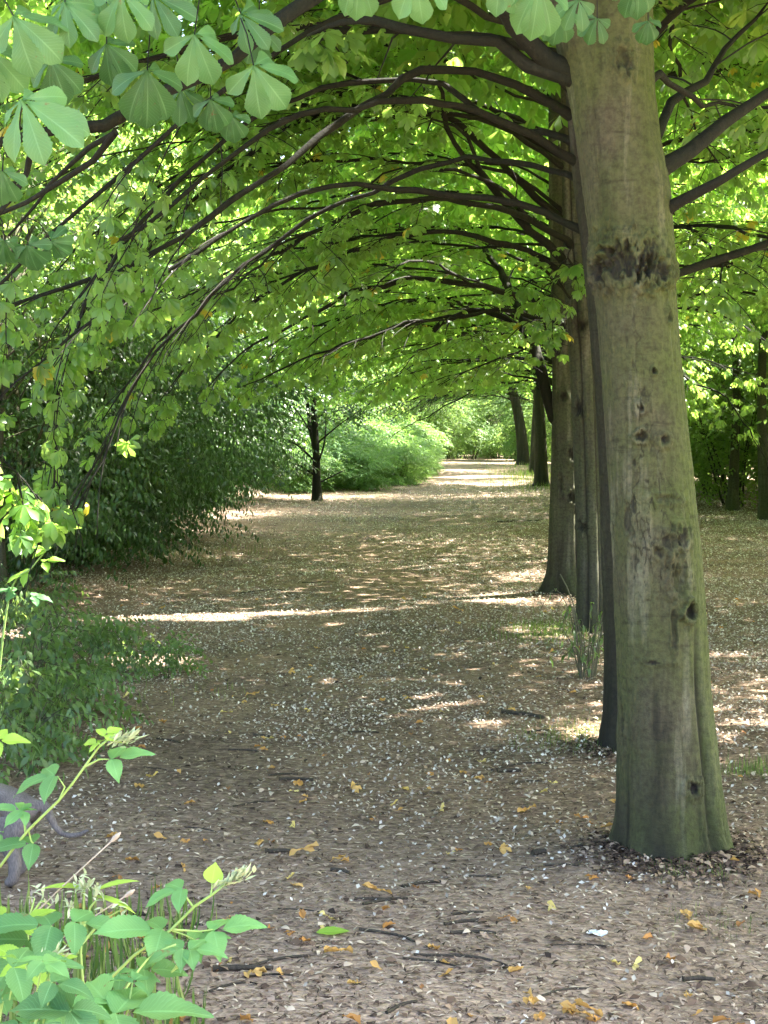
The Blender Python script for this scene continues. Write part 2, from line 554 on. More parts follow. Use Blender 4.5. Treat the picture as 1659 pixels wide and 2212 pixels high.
M['bark2'] = barkmat('grey_green_bark', (.028, .026, .018), (.066, .064, .044), (.14, .135, .10), (.055, .072, .024), .6)  # greenish-grey bark tone of the middle trunks
M['bark3'] = barkmat('shade_toned_bark', (.016, .014, .010), (.036, .032, .021), (.075, .067, .047), (.030, .036, .012), .45)  # bark colour darkened to paint deep shade on the second and far trunks
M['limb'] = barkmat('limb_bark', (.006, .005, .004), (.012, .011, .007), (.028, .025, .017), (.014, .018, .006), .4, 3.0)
M['twig'] = plain('twig_bark', (.014, .012, .008), .8, .3, .4, 30)
M['wbark'] = barkmat('woodland_bark', (.035, .031, .024), (.065, .058, .044), (.12, .115, .09), (.06, .07, .03), .5, 1.3)
M['cane'] = plain('bramble_cane', (.24, .36, .09), .5, .4, .25, 90)
M['bud'] = plain('bramble_bud', (.42, .50, .30), .8, .2, .25, 200, .2)
M['deadstalk'] = plain('dead_stalk', (.10, .095, .06), .8, .2, .4, 60)
M['straw'] = plain('dry_stalk', (.38, .33, .25), .8, .2, .25, 90)
M['grass'] = rampmat('grass_blade', [(0, (.06, .12, .02)), (.6, (.15, .24, .04)), (1, (.30, .33, .10))], .6, .35)
M['fallen'] = rampmat('fallen_leaf', [(0, (.28, .13, .05)), (.35, (.46, .22, .06)), (.7, (.56, .30, .08)), (1, (.62, .42, .14))], .7, .2)
M['yellow'] = rampmat('yellow_leaf', [(0, (.60, .42, .10)), (1, (.72, .58, .20))], .7, .2)
M['petal'] = rampmat('petal', [(0, (.28, .24, .18)), (.6, (.48, .43, .35)), (1, (.76, .71, .62))], .8, .15)
M['chip'] = rampmat('litter_chip', [(0, (.036, .023, .015)), (.36, (.14, .088, .056)), (.70, (.32, .225, .15)), (1, (.66, .54, .40))], .9, .0)
M['stick'] = barkmat('stick_bark', (.03, .024, .018), (.06, .047, .036), (.11, .09, .07), (.05, .045, .03), .2, 4)
M['tissue'] = plain('white_tissue', (.85, .85, .83), .9, .2, .05, 80, .2)
M['fur'] = furmat()
M['black'] = plain('black_skin', (.012, .012, .014), .35, .5, .1, 60)
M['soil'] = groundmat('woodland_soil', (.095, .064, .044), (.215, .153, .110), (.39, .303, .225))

# ------------------------------------------------------------------ ground and path
xs = np.concatenate([np.linspace(-70, -12, 30)[:-1], np.linspace(-12, 12, 140), np.linspace(12, 70, 30)[1:]])
ys = np.concatenate([np.linspace(-14, 2, 16)[:-1], np.linspace(2, 40, 180)[:-1], np.linspace(40, 170, 120)])
XX, YY = np.meshgrid(xs, ys)
V = np.stack([XX, YY, H(XX, YY)], -1)
idx = np.arange(len(xs) * len(ys)).reshape(len(ys), len(xs))
q = np.stack([idx[:-1, :-1], idx[:-1, 1:], idx[1:, 1:], idx[1:, :-1]], -1).reshape(-1, 4)
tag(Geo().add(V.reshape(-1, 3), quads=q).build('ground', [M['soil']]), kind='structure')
ky = [0, 5, 9, 14, 20, 30, 40, 52, 65, 80, 130]
kl = [-1.3, -1.9, -2.6, -3.3, -3.3, -3.2, -2.6, -1.7, -1.5, -1.4, -1.4]
kr = [.9, .55, .5, .55, .8, 1.1, 1.4, 1.45, 1.4, 1.3, 1.3]
ys = np.linspace(1.0, 130, 700)
w_ = np.linspace(0, 1, 40)
el = np.interp(ys, ky, kl) + .12 * np.sin(ys * 1.9) + .07 * np.sin(ys * 4.3)
er = np.interp(ys, ky, kr) + .06 * np.sin(ys * 2.3 + 1) + .04 * np.sin(ys * 5.1)
XX = el[:, None] + (er - el)[:, None] * w_[None]
YY = np.broadcast_to(ys[:, None], XX.shape)
lift = .012 * np.clip(np.minimum(w_, 1 - w_) * 25, 0, 1) - .004
V = np.stack([XX, YY, H(XX, YY) + .001 + lift[None]], -1)
idx = np.arange(XX.size).reshape(XX.shape)
q = np.stack([idx[:-1, :-1], idx[:-1, 1:], idx[1:, 1:], idx[1:, :-1]], -1).reshape(-1, 4)
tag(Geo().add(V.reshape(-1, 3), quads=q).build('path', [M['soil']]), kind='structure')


def inpath(x, y):
    return (x > np.interp(y, ky, kl)) & (x < np.interp(y, ky, kr))


# ------------------------------------------------------------------ litter on the ground (too many to count)
def lay(n, y0, y1, pw, xl, xr):
    u = rng.random(n)
    y = y0 + (y1 - y0) * u ** pw
    a = xl(y) if callable(xl) else xl
    b = xr(y) if callable(xr) else xr
    x = a + (b - a) * rng.random(n)
    return x, y


def fl(y): return -.31 * y - .3
def fr(y): return .19 * y + .3


def ground_frames(n, tilt):
    az = rng.random(n) * 2 * math.pi
    out = np.stack([np.cos(az), np.sin(az), rng.normal(0, tilt, n)], -1)
    up = np.stack([rng.normal(0, tilt, n), rng.normal(0, tilt, n), np.ones(n)], -1)
    return frames(out, up)


pet = leaflet(1, .9, 2, 3, 'ovate', 0, .5, -.5)
G = Geo()
x, y = lay(190000, 4.0, 50, 1.2, fl, fr)
dens = .25 + .75 * np.clip((np.sin(x * 1.3 + y * .35) + np.sin(x * .5 - y * .9 + 2) + 1.2) / 2, 0, 1)
dens = dens * np.clip((y - 4.5) / 9, .05, 1) * np.clip(.75 + .25 * np.sin(x * 4.1 + y * 2.2) + .3 * np.sin(x * 2.3 - y * 3.1), .2, 1) * np.clip(1.0 + .22 * (x + .5), .35, 1.2)
dens = dens * np.where(y > 8, 3.2, 1.5)
xc = -1.15 - .012 * y + .35 * np.sin(y * .45)
dens = dens * (1 - .72 * np.exp(-((x - xc) / (.30 + .014 * y)) ** 2))
kx = rng.random(len(x)) < dens
x, y = x[kx], y[kx]
s = rng.uniform(.006, .017, len(x)) * (1 + .032 * y)
P = np.stack([x, y, H(x, y) + .010 + .25 * s], -1)
G.scatter(pet, ground_frames(len(x), .4) * s[:, None, None], P, rng.random(len(x)))
tag(G.build('petals', [M['petal']]), 'pale fallen blossom petals scattered over the brown woodland ground', kind='stuff')

chip = leaflet(1, .22, 2, 2, 'lance', 0, .3, .12)
G = Geo()
x, y = lay(80000, 3.6, 26, 1.8, fl, fr)
s = rng.uniform(.010, .050, len(x)) * (.7 + .03 * y)
P = np.stack([x, y, H(x, y) + .010 + rng.random(len(x)) * .006], -1)
G.scatter(chip, ground_frames(len(x), .12) * s[:, None, None], P, rng.random(len(x)) ** 1.15)
x, y = lay(14000, 3.6, 40, 1.4, fl, fr)
s = rng.uniform(.015, .05, len(x))
blade = leaflet(1, .55, 3, 2, 'ovate', 0, .3, .3)
P = np.stack([x, y, H(x, y) + .010 + rng.random(len(x)) * .01], -1)
G.scatter(blade, ground_frames(len(x), .25) * s[:, None, None], P, rng.random(len(x)) ** 1.2 * .95)
for (bx, by, r0_, n_) in ((.73, 5.95, .17, 2600), (.87, 16.2, .26, 1200), (.82, 8.25, .2, 900), (.9, 13.2, .2, 900)):
    a = rng.random(n_) * 6.28; rr = r0_ + np.abs(rng.normal(0, .14, n_))
    x = bx + rr * np.cos(a); y = by + rr * np.sin(a)
    P = np.stack([x, y, H(x, y) + .010 + rng.random(n_) * .02 * np.exp(-(rr - r0_) / .1)], -1)
    G.scatter(blade, ground_frames(n_, .35) * rng.uniform(.012, .045, n_)[:, None, None], P, rng.random(n_) ** 2.2 * .8)
tag(G.build('leaf_litter', [M['chip']]), 'brown leaf and bark litter covering the woodland ground', kind='stuff')

# ------------------------------------------------------------------ fallen orange leaves, counted one by one
def crumple(seed):
    r = np.random.default_rng(seed)
    parts = []
    for i in range(r.integers(1, 4)):
        lf = leaflet(1, r.uniform(.42, .62), 6, 5, 'obovate', .05, r.uniform(.3, 1.1), r.uniform(-.5, .5), .5)
        parts.append(rotated(lf, r.uniform(-60, 60) + i * 40, r.uniform(-18, 10), (0, 0, 0), r.uniform(-40, 40)))
    V, Q, U = join(parts)
    V = V - np.array([0, .4, V[:, 2].min()])
    return V, Q, U


FL = []
for k in range(9):
    t = crumple(40 + k)
    FL.append(Geo().add(t[0], quads=t[1], uv=t[2], rnd=rng.random()).mesh('fallen_leaf', [M['fallen']]))
YL = []
for k in range(4):
    t = crumple(70 + k)
    YL.append(Geo().add(t[0], quads=t[1], uv=t[2], rnd=rng.random()).mesh('yellow_fallen_leaf', [M['yellow']]))

spots = [(825, 1935), (900, 1928), (833, 1977), (1088, 1990), (1283, 1905), (1345, 1905), (1388, 2035), (655, 2040), (630, 2020), (490, 2025), (243, 1988),
         (1428, 2082), (937, 2056), (1215, 1782), (1268, 1785), (1300, 1795), (1047, 1830), (978, 1840), (815, 1775), (765, 1715), (1140, 1755), (1055, 1697),
         (735, 2070), (1510, 2010), (570, 2015), (495, 2024), (852, 2012), (395, 1675), (490, 1710), (570, 1785), (408, 1745), (720, 1870), (1130, 2165), (960, 2120),
         (1600, 2005), (1648, 1945), (1035, 1510), (1105, 1540), (900, 1570), (620, 1600), (1320, 1735), (560, 1620), (1490, 1985), (470, 2100), (325, 2035)]
nleaf = 0
for (px, py) in spots:
    p = ground(px, py)
    o = bpy.data.objects.new('fallen_leaf', random.choice(FL)); COL.objects.link(o)
    o.location = (p[0], p[1], p[2] + .006); o.rotation_euler = (random.uniform(-.3, .3), random.uniform(-.3, .3), random.uniform(0, 6.28))
    s = random.uniform(.035, .062); o.scale = (s, s, s)
    tag(o, 'dry orange leaf lying curled on the brown path', 'fallen leaf', 'fallen orange leaves on the path'); nleaf += 1
while nleaf < 190:
    yy = 4.0 + 12 * random.random() ** 1.5
    xx = random.uniform(-.27 * yy, .18 * yy)
    o = bpy.data.objects.new('fallen_leaf', random.choice(FL)); COL.objects.link(o)
    o.location = (xx, yy, float(H(xx, yy)) + .008); o.rotation_euler = (random.uniform(-.3, .3), random.uniform(-.3, .3), random.uniform(0, 6.28))
    s = random.uniform(.025, .06); o.scale = (s, s, s)
    tag(o, 'dry orange leaf lying curled on the brown path', 'fallen leaf', 'fallen orange leaves on the path'); nleaf += 1
for k in range(40):
    yy = 4.5 + 12 * random.random() ** 1.3
    xx = random.uniform(-.25 * yy, .18 * yy)
    o = bpy.data.objects.new('yellow_fallen_leaf', random.choice(YL)); COL.objects.link(o)
    o.location = (xx, yy, float(H(xx, yy)) + .008); o.rotation_euler = (random.uniform(-.3, .3), random.uniform(-.3, .3), random.uniform(0, 6.28))
    s = random.uniform(.022, .045); o.scale = (s, s, s)
    tag(o, 'pale yellow leaf lying on the brown path', 'fallen leaf', 'fallen yellow leaves on the path')

p = ground(717, 2028)
t = leaflet(.11, .045, 10, 5, 'lance', .03, .15, .08)
Mx = frames(np.array([[1, .1, .08]]), np.array([[0, -.3, 1.]]))
tag(Geo().scatter(t, Mx, p[None] + [-.05, 0, .02]).build('green_leaf', [M['bramble_young']]), 'single fresh green leaf lying alone on the dusty near path', 'fallen leaf')


def stick(px, py, length, r, ang, label, name='twig', bend=.08):
    p = ground(px, py)
    a = R(ang)
    d = np.array([math.cos(a), math.sin(a), 0])
    nrm_ = np.array([-d[1], d[0], 0])
    t = np.linspace(-.5, .5, 9)
    P = p + d * (t * length)[:, None] + nrm_ * (bend * length * np.sin(t * 4 + 1))[:, None]
    P[:, 2] = H(P[:, 0], P[:, 1]) + r * .9 + .008
    G = Geo()
    tubes(G, P, np.linspace(r, r * .7, 9), 8, wob=.3)
    o = G.build(name, [M['stick']], loc=tuple(p))
    return tag(o, label, 'twig')


stick(525, 2103, .18, .010, 2, 'thick dark broken stick beside an orange leaf on near path', 'stick', .02)
stick(600, 1847, .10, .010, 10, 'short stubby dark stick with pale end on path', 'stick', .02)
stick(735, 1890, .08, .009, -35, 'short tilted dark stub of wood mid path')
stick(1130, 1550, .28, .014, -35, 'dark fallen twig among pale petals and orange leaves')
stick(1100, 1672, .12, .012, 5, 'small dark twig ahead of the near trunk')
stick(1165, 1851, .06, .013, 20, 'small dark lump of wood near the big trunk foot')
stick(1510, 2125, .10, .008, 5, 'dark stub of wood at the near corner of the path')
stick(250, 1985, .20, .008, 3, 'thin dark twig lying behind the bramble shoots')
stick(1120, 1660, .34, .006, 25, 'long thin crooked twig before the trunk', bend=.15)
stick(1000, 2080, .30, .005, -20, 'long thin pale twig on dusty path', bend=.12)
stick(640, 1690, .16, .009, 5, 'dark twig with side spur lying mid path')
stick(560, 1280, .5, .006, 14, 'long dark twig lying past the sunny band', bend=.2)
stick(1120, 1128, .9, .018, 9, 'long dark branch lying beside the far trunks', 'fallen_branch', .15)
stick(690, 1260, .4, .006, -8, 'thin twig on the path beyond the sunlit strip')
small = [stick(random.uniform(300, 1300), random.uniform(1480, 2190), random.uniform(.08, .22), random.uniform(.003, .007), random.uniform(-40, 50),
               'small thin brown twig lying on the path litter') for k in range(36)]
for o in small:
    o['group'] = 'small twigs on the path'

# a scrap of tissue
p = ground(1290, 2027)
g = np.linspace(0, 1, 9)
gx, gy = np.meshgrid(g, g)
V = np.stack([p[0] + (gx - .5) * .06, p[1] + (gy - .5) * .045, p[2] + .012 + .014 * (np.sin(gx * 7) * np.cos(gy * 5) * .5 + .5)], -1)
V[..., :2] += .006 * np.sin(gx * 13 + gy * 9)[..., None]
ii = np.arange(81).reshape(9, 9)
q = np.stack([ii[:-1, :-1], ii[:-1, 1:], ii[1:, 1:], ii[1:, :-1]], -1).reshape(-1, 4)
tag(Geo().add(V.reshape(-1, 3), quads=q).build('tissue_scrap', [M['tissue']]), 'crumpled scrap of white tissue on the path before the near trunk', 'litter')

# grass
G = Geo()
bl = leaflet(1, .05, 4, 2, 'lance', 0, .2, .5)


def grass_patch(px, py, a, b, n, h=.07):
    p = ground(px, py)
    x = p[0] + rng.normal(0, a, n); y = p[1] + rng.normal(0, b, n)
    az = rng.random(n) * 6.28
    out = np.stack([np.cos(az) * .6, np.sin(az) * .6, np.ones(n)], -1)
    s = rng.uniform(.4, 1.2, n) * h
    up = np.stack([np.cos(az), np.sin(az), np.zeros(n)], -1)
    G.scatter(bl, frames(out, up) * s[:, None, None], np.stack([x, y, H(x, y)], -1), rng.random(n))


grass_patch(1185, 1368, .22, .5, 1500)
grass_patch(1240, 1592, .16, .22, 900, .05)
grass_patch(1500, 1885, .10, .05, 260, .03)
grass_patch(1560, 2000, .12, .10, 160, .03)
grass_patch(1645, 1668, .12, .12, 420, .06)
grass_patch(1160, 1035, .8, 5, 2600, .22)
grass_patch(700, 1082, 2.0, 2.0, 1500, .10)
grass_patch(390, 1500, .25, .3, 60, .08)
grass_patch(400, 1200, .5, 1.0, 400, .12)
x, y = lay(1500, 2.7, 4.9, 1, lambda y: -.36 * y, lambda y: -.18 * y - .05 * np.sin(y * 9) - .06)
az = rng.random(1500) * 6.28
out = np.stack([np.cos(az) * .9, np.sin(az) * .9, np.ones(1500)], -1)
G.scatter(bl, frames(out, np.stack([np.cos(az), np.sin(az), 0 * az], -1)) * rng.uniform(.06, .22, 1500)[:, None, None], np.stack([x, y, H(x, y)], -1), rng.random(1500))
tag(G.build('grass', [M['grass']]), 'short green grass in patches at the trunks and the path edges', kind='stuff')


# ------------------------------------------------------------------ tree trunks
def vnoise(TH, Z, nth, fz, seed):
    """smooth value noise, periodic round the trunk"""
    r = np.random.default_rng(seed)
    nz_ = int(abs(Z.max() - Z.min()) * fz) + 4
    T_ = r.random((nz_, nth))
    u = (TH / (2 * math.pi) * nth) % nth; v = (Z - Z.min()) * fz
    i = np.floor(u).astype(int) % nth; j = np.minimum(np.floor(v).astype(int), nz_ - 2)
    fu = u - np.floor(u); fv = v - np.floor(v)
    fu = fu * fu * (3 - 2 * fu); fv = fv * fv * (3 - 2 * fv)
    i2 = (i + 1) % nth
    return (T_[j, i] * (1 - fu) + T_[j, i2] * fu) * (1 - fv) + (T_[j + 1, i] * (1 - fu) + T_[j + 1, i2] * fu) * fv


def trunk_geo(zc, cx, cy, rad, knots=(), flare=.25, flutes=(), seed=0, nz=200, na=96, moss=None, damp_h=.3, rough=1.0):
    """rings along z; cx, cy, rad arrays over zc; knots (theta, z, size_h, size_v, bulge, dark)"""
    r = np.random.default_rng(seed)
    z = np.linspace(zc[0], zc[-1], nz)
    X = np.interp(z, zc, cx); Yc = np.interp(z, zc, cy); Rr = np.interp(z, zc, rad)
    k = np.ones(9) / 9
    for A in (X, Yc, Rr):
        A[4:-4] = np.convolve(A, k, 'valid')
    th = np.linspace(0, 2 * math.pi, na, endpoint=False)
    TH, Z = np.meshgrid(th, z)
    RR = Rr[:, None] * np.ones_like(TH)
    ph = r.random(6) * 6.28
    RR *= 1 + .025 * np.sin(2 * TH + ph[0] + .5 * Z) + .02 * np.sin(3 * TH + ph[1] - .4 * Z) + .012 * np.sin(5 * TH + ph[2] + .6 * Z) + .006 * np.sin(11 * TH + ph[3] + .3 * Z)
    RR *= 1 + .008 * np.sin(Z * 3.1 + ph[4] + TH)
    z0 = zc[0]
    e = np.exp(-(Z - z0) / .16)
    RR *= 1 + .22 * np.exp(-(Z - z0) / .05) * np.clip(.3 + .9 * np.sin(3 * TH + ph[2]) + .5 * np.sin(5 * TH + ph[4]), 0, 1.4)
    RR *= 1 + flare * e * (.7 + .5 * np.sin(4 * TH + ph[5]) + .3 * np.sin(7 * TH + ph[0]))
    aux = np.clip(np.exp(-(Z - z0) / damp_h) * (.8 + .3 * np.sin(6 * TH + 3 * Z)), 0, .8)
    for (t0, zt, w, depth) in flutes:
        d = np.angle(np.exp(1j * (TH - t0)))
        f = np.clip((zt - Z) / .35, 0, 1)
        RR *= 1 - depth * np.exp(-(d / w) ** 2) * f
        aux = np.maximum(aux, .75 * np.exp(-(d / (w * .5)) ** 2) * f)
    KA = vnoise(TH, Z, 60, 26, seed + 90); KB = vnoise(TH, Z, 150, 75, seed + 91)
    for (t0, zk, sh, sv, bulge, dark) in knots:
        d = np.angle(np.exp(1j * (TH - t0))) * Rr[:, None] / sh
        v = (Z - zk) / sv
        q_ = d * d + v * v
        qq = np.sqrt(q_) + .9 * (KA - .5) + .55 * (KB - .5)
        near_ = q_ < 9
        RR += np.where(near_, bulge * (1.1 * np.exp(-(qq - 1.15) ** 2 * 5) - 1.1 * np.exp(-qq * qq * 2.2)) + .5 * bulge * (KB - .5) * np.exp(-q_), 0)
        core = np.clip((.95 - qq) / .22, 0, 1) * (.55 + .45 * np.clip((KB - .25) * 3, 0, 1))
        ring = .45 * np.clip(1 - np.abs(qq - 1.45) / .12, 0, 1) * (KA > .42)
        aux = np.maximum(aux, np.where(near_, dark * np.maximum(core, ring), 0))
    rg = vnoise(TH, Z, 46, 5, seed + 100); rg2 = vnoise(TH, Z, 110, 22, seed + 101)
    RR += .0045 * rough * (rg - .5) + .0028 * rough * (rg2 - .5)
    msk = np.clip((vnoise(TH, Z, 7, 1.6, seed + 102) - .50) * 4, 0, 1)
    cn = vnoise(TH, Z, 40, 9, seed + 103) * .65 + vnoise(TH, Z, 90, 30, seed + 104) * .35
    crack = np.clip(1 - np.abs(cn - .5) / .035, 0, 1) * msk
    aux = np.maximum(aux, .75 * crack)
    RR -= .005 * rough * crack
    RR += .004 * rough * msk * (vnoise(TH, Z, 60, 40, seed + 105) - .4)
    mo = np.zeros_like(TH) if moss is None else moss(TH, Z)
    V = np.stack([X[:, None] + RR * np.cos(TH), Yc[:, None] + RR * np.sin(TH), Z], -1)
    ii = np.arange(nz * na).reshape(nz, na)
    q = np.stack([ii[:-1], np.roll(ii[:-1], -1, 1), np.roll(ii[1:], -1, 1), ii[1:]], -1).reshape(-1, 4)
    g = Geo().add(V.reshape(-1, 3), quads=q, rnd=mo.ravel(), a2=aux.ravel())
    top = ii[-1]
    f = np.stack([np.full(na - 2, top[0]), top[1:-1], top[2:]], -1)
    g.F[3].append(f); g.M[3].append(np.zeros(len(f), np.int32))
    return g


def profile(rows, Y):
    """(py, left px, right px) rows, bottom first -> z, cx, r"""
    z, c, r = [], [], []
    for py, a, b in rows:
        pl, pr = at(a, py, Y), at(b, py, Y)
        z.append(pl[2]); c.append((pl[0] + pr[0]) / 2); r.append((pr[0] - pl[0]) / 2)
    return np.array(z), np.array(c), np.array(r)


# ------------------------------------------------------------------ chestnut branches and leaves
class Tree:
    def __init__(self, lod):
        self.limbs = []          # (points, radii)
        self.P, self.out, self.sc = [], [], []
        self.tw, self.tr = [], []
        self.lod = lod


def zmin(x, y):
    base = 1.62 + .033 * np.minimum(y, 34) + H(0, y) * .8
    base = base + .5 * np.clip((y - 36) / 20, 0, 1)
    left = np.maximum(0, -1.0 - x) * np.interp(y, [6, 9, 14, 22, 40], [.62, .55, .40, .22, .2])
    right = np.maximum(0, x - 1.0) * .25
    return base - left - right


def grow(T, C, r0, bare=.5, dens=1.0, hang=1.0, length=1.0, check=True, tip=.005, foliage=True, depth=0, flare=.8):
    P = smooth(C, .13)
    if foliage:
        r0 = r0 * .66
    seg = np.linalg.norm(np.diff(P, axis=0), axis=1)
    s = np.concatenate([[0], np.cumsum(seg)])
    Lt = s[-1]
    tg = nrm(np.gradient(P, axis=0))
    wig = np.cumsum(rng.normal(0, .015, P.shape), axis=0)
    wig -= np.linspace(0, 1, len(P))[:, None] * wig[-1] * .3
    P = P + wig * np.clip(s / .6, 0, 1)[:, None]
    rad = tip + (r0 - tip) * (1 - s / Lt) ** .85
    rad = rad * (1 + flare * np.exp(-s / .10)) * (1 + .10 * np.sin(s * 9 + rng.random() * 6) * np.clip(s, 0, 1))
    T.limbs.append((P, rad))
    if not foliage:
        return
    pos = bare + rng.random() * .2
    side = 1 if rng.random() < .5 else -1
    while pos < Lt:
        f = pos / Lt
        p = np.array([np.interp(pos, s, P[:, k]) for k in range(3)])
        t = nrm(np.array([np.interp(pos, s, tg[:, k]) for k in range(3)]))
        az = math.atan2(t[1], t[0]) + side * R(rng.uniform(25, 62))
        e0 = math.asin(np.clip(t[2], -1, 1)) * .85 + R(rng.uniform(-9, 7))
        ln = rng.uniform(.45, 1.15) * (1.2 - .75 * f) * length
        n = 5
        pts = [p]
        for k in range(n - 1):
            ek = e0 - R(6 * hang) * k
            az += R(rng.uniform(-9, 9))
            pts.append(pts[-1] + ln / (n - 1) * np.array([math.cos(az) * math.cos(ek), math.sin(az) * math.cos(ek), math.sin(ek)]))
        pts = np.array(pts)
        T.tw.append(pts); T.tr.append(np.linspace(max(.004, .34 * np.interp(pos, s, rad)), .0028, n))
        nodes = list(np.linspace(.3, 1, max(3, int(ln / .098))))
        for kf in nodes:
            q_ = kf * (n - 1); i = min(int(q_), n - 2)
            pp = pts[i] + (pts[i + 1] - pts[i]) * (q_ - i)
            tt = pts[i + 1] - pts[i]
            a0 = math.atan2(tt[1], tt[0]); ee = math.asin(np.clip(tt[2] / np.linalg.norm(tt), -1, 1))
            offs = (-60, -20, 20, 65) if kf == 1 else (-70, 70)
            for o_ in offs:
                if rng.random() > .74 * dens:
                    continue
                aa = a0 + R(o_ + rng.uniform(-25, 25))
                eo = ee * .8 - R(rng.uniform(-6, 18) * hang)
                T.P.append(pp); T.out.append((math.cos(aa) * math.cos(eo), math.sin(aa) * math.cos(eo), math.sin(eo)))
                T.sc.append(rng.uniform(.50, .86) if C[0][1] > 7 else rng.uniform(.6, 1.0))
        side = -side
        pos += rng.uniform(.15, .27) / min(1.3, dens + .2)
    # one or two uneven forks
    if depth == 0 and C[0][1] > 10:
        for _ in range(1 if rng.random() < .6 else 2):
            f = rng.uniform(.25, .6); i0 = int(f * (len(P) - 1)); t = tg[i0]
            az = math.atan2(t[1], t[0]) + R(rng.choice([-1, 1]) * rng.uniform(16, 38)); e = math.asin(np.clip(t[2], -1, 1)) + R(rng.uniform(-4, 14))
            ln = (Lt - s[i0]) * rng.uniform(.6, .95); p = P[i0].copy(); pts = [p.copy()]
            e1 = R(rng.uniform(-38, -18))
            for k in range(6):
                az += R(rng.uniform(-12, 12)); ee_ = e + (e1 - e) * k / 5 + R(rng.uniform(-7, 7))
                p = p + ln / 6 * np.array([math.cos(az) * math.cos(ee_), math.sin(az) * math.cos(ee_), math.sin(ee_)]); pts.append(p.copy())
            grow(T, pts, rad[i0] * .95, bare=.25, flare=0, dens=dens * .85, hang=hang, length=length * .85, tip=tip, depth=1)
    # tip leaves
    for k in range(5):
        aa = rng.uniform(0, 6.28)
        T.P.append(P[-1]); T.out.append((math.cos(aa), math.sin(aa), -.4)); T.sc.append(rng.uniform(.7, 1.05))


def finish_tree(T, root, loc, bark, upper=None, name_leaf='chest', clear=None):
    for (P, rad) in T.limbs:
        g = Geo()
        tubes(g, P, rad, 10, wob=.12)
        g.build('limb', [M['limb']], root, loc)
    G = Geo()
    if T.tw:
        tw = np.array(T.tw); tr = np.array(T.tr)
        if clear is not None:
            okt = clear(tw[:, 2]) & clear(tw[:, 4])
            tw, tr = tw[okt], tr[okt]
        tubes(G, tw, tr, 5 if T.lod else 3, mat=1)
    P = np.array(T.P).reshape(-1, 3); out = np.array(T.out).reshape(-1, 3); sc = np.array(T.sc)
    if len(P):
        pet_l = rng.uniform(.05, .14, len(P))
        Q = P + out * pet_l[:, None]
        up = np.stack([rng.normal(-.10, .24, len(P)), rng.normal(-.05, .24, len(P)), np.ones(len(P))], -1)
        ok = keep(Q) & (Q[:, 2] > zmin(Q[:, 0], Q[:, 1]))
        if clear is not None:
            ok &= clear(Q)
        P, Q, out, up, sc = P[ok], Q[ok], out[ok], up[ok], sc[ok]
        if T.lod:
            tubes(G, np.stack([P, (P + Q) / 2 + [0, 0, .008], Q], 1), np.full((len(P), 3), .0017), 3, mat=1)
        dr = out.copy(); dr[:, 2] -= rng.uniform(-.05, .22, len(P))
        Fm = frames(dr, up) * sc[:, None, None]
        tp = PAL_MID if T.lod else PAL_LOW
        rnd = np.clip(rng.normal(.5, .22, len(P)) , 0, 1)
        ch = rng.integers(0, len(tp), len(P))
        for k, t in enumerate(tp):
            m = ch == k
            G.scatter(t, Fm[m], Q[m], rnd[m])
    if upper is not None:
        P, out, sc = upper
        ok = keep(P, .16)
        P, out, sc = P[ok], out[ok], sc[ok]
        up = np.stack([rng.normal(0, .45, len(P)), rng.normal(0, .45, len(P)), np.ones(len(P))], -1)
        Fm = frames(out, up) * sc[:, None, None]
        ch = rng.integers(0, 2, len(P))
        for k, t in enumerate(PAL_LOW):
            m = ch == k
            G.scatter(t, Fm[m], P[m], rng.random(m.sum()), mat=2)
    if G.n:
        G.build('crown', [M[name_leaf], M['twig'], M['canopy']], root, loc)


def upper_crown(cx, cy, z0=4.6, h=4.6, rx=6.2, ry=3.6, n=15000, front=None):
    ncl = 170
    a = rng.random(ncl) * 6.28; rr = np.sqrt(rng.random(ncl)); zz = rng.random(ncl)
    f = np.sqrt(np.clip(1 - (zz * .95) ** 2, .1, 1))
    c = np.stack([cx + rx * rr * f * np.cos(a), cy + ry * rr * f * np.sin(a), z0 + h * zz * (1 - .35 * rr)], -1)
    c[:, 2] -= .30 * np.maximum(0, c[:, 0] - cx - 1.5)
    i = rng.integers(0, ncl, n)
    P = c[i] + rng.normal(0, 1, (n, 3)) * [.75, .75, .32]
    az = rng.random(n) * 6.28
    out = np.stack([np.cos(az), np.sin(az), -rng.uniform(.1, .6, n)], -1)
    sc = rng.uniform(1.0, 1.6, n)
    ok = P[:, 2] > z0 - .4 - .3 * np.maximum(0, P[:, 0] - cx - 1.5)
    if front is not None:
        ok &= front(P)
    return P[ok], out[ok], sc[ok]


ROW = []


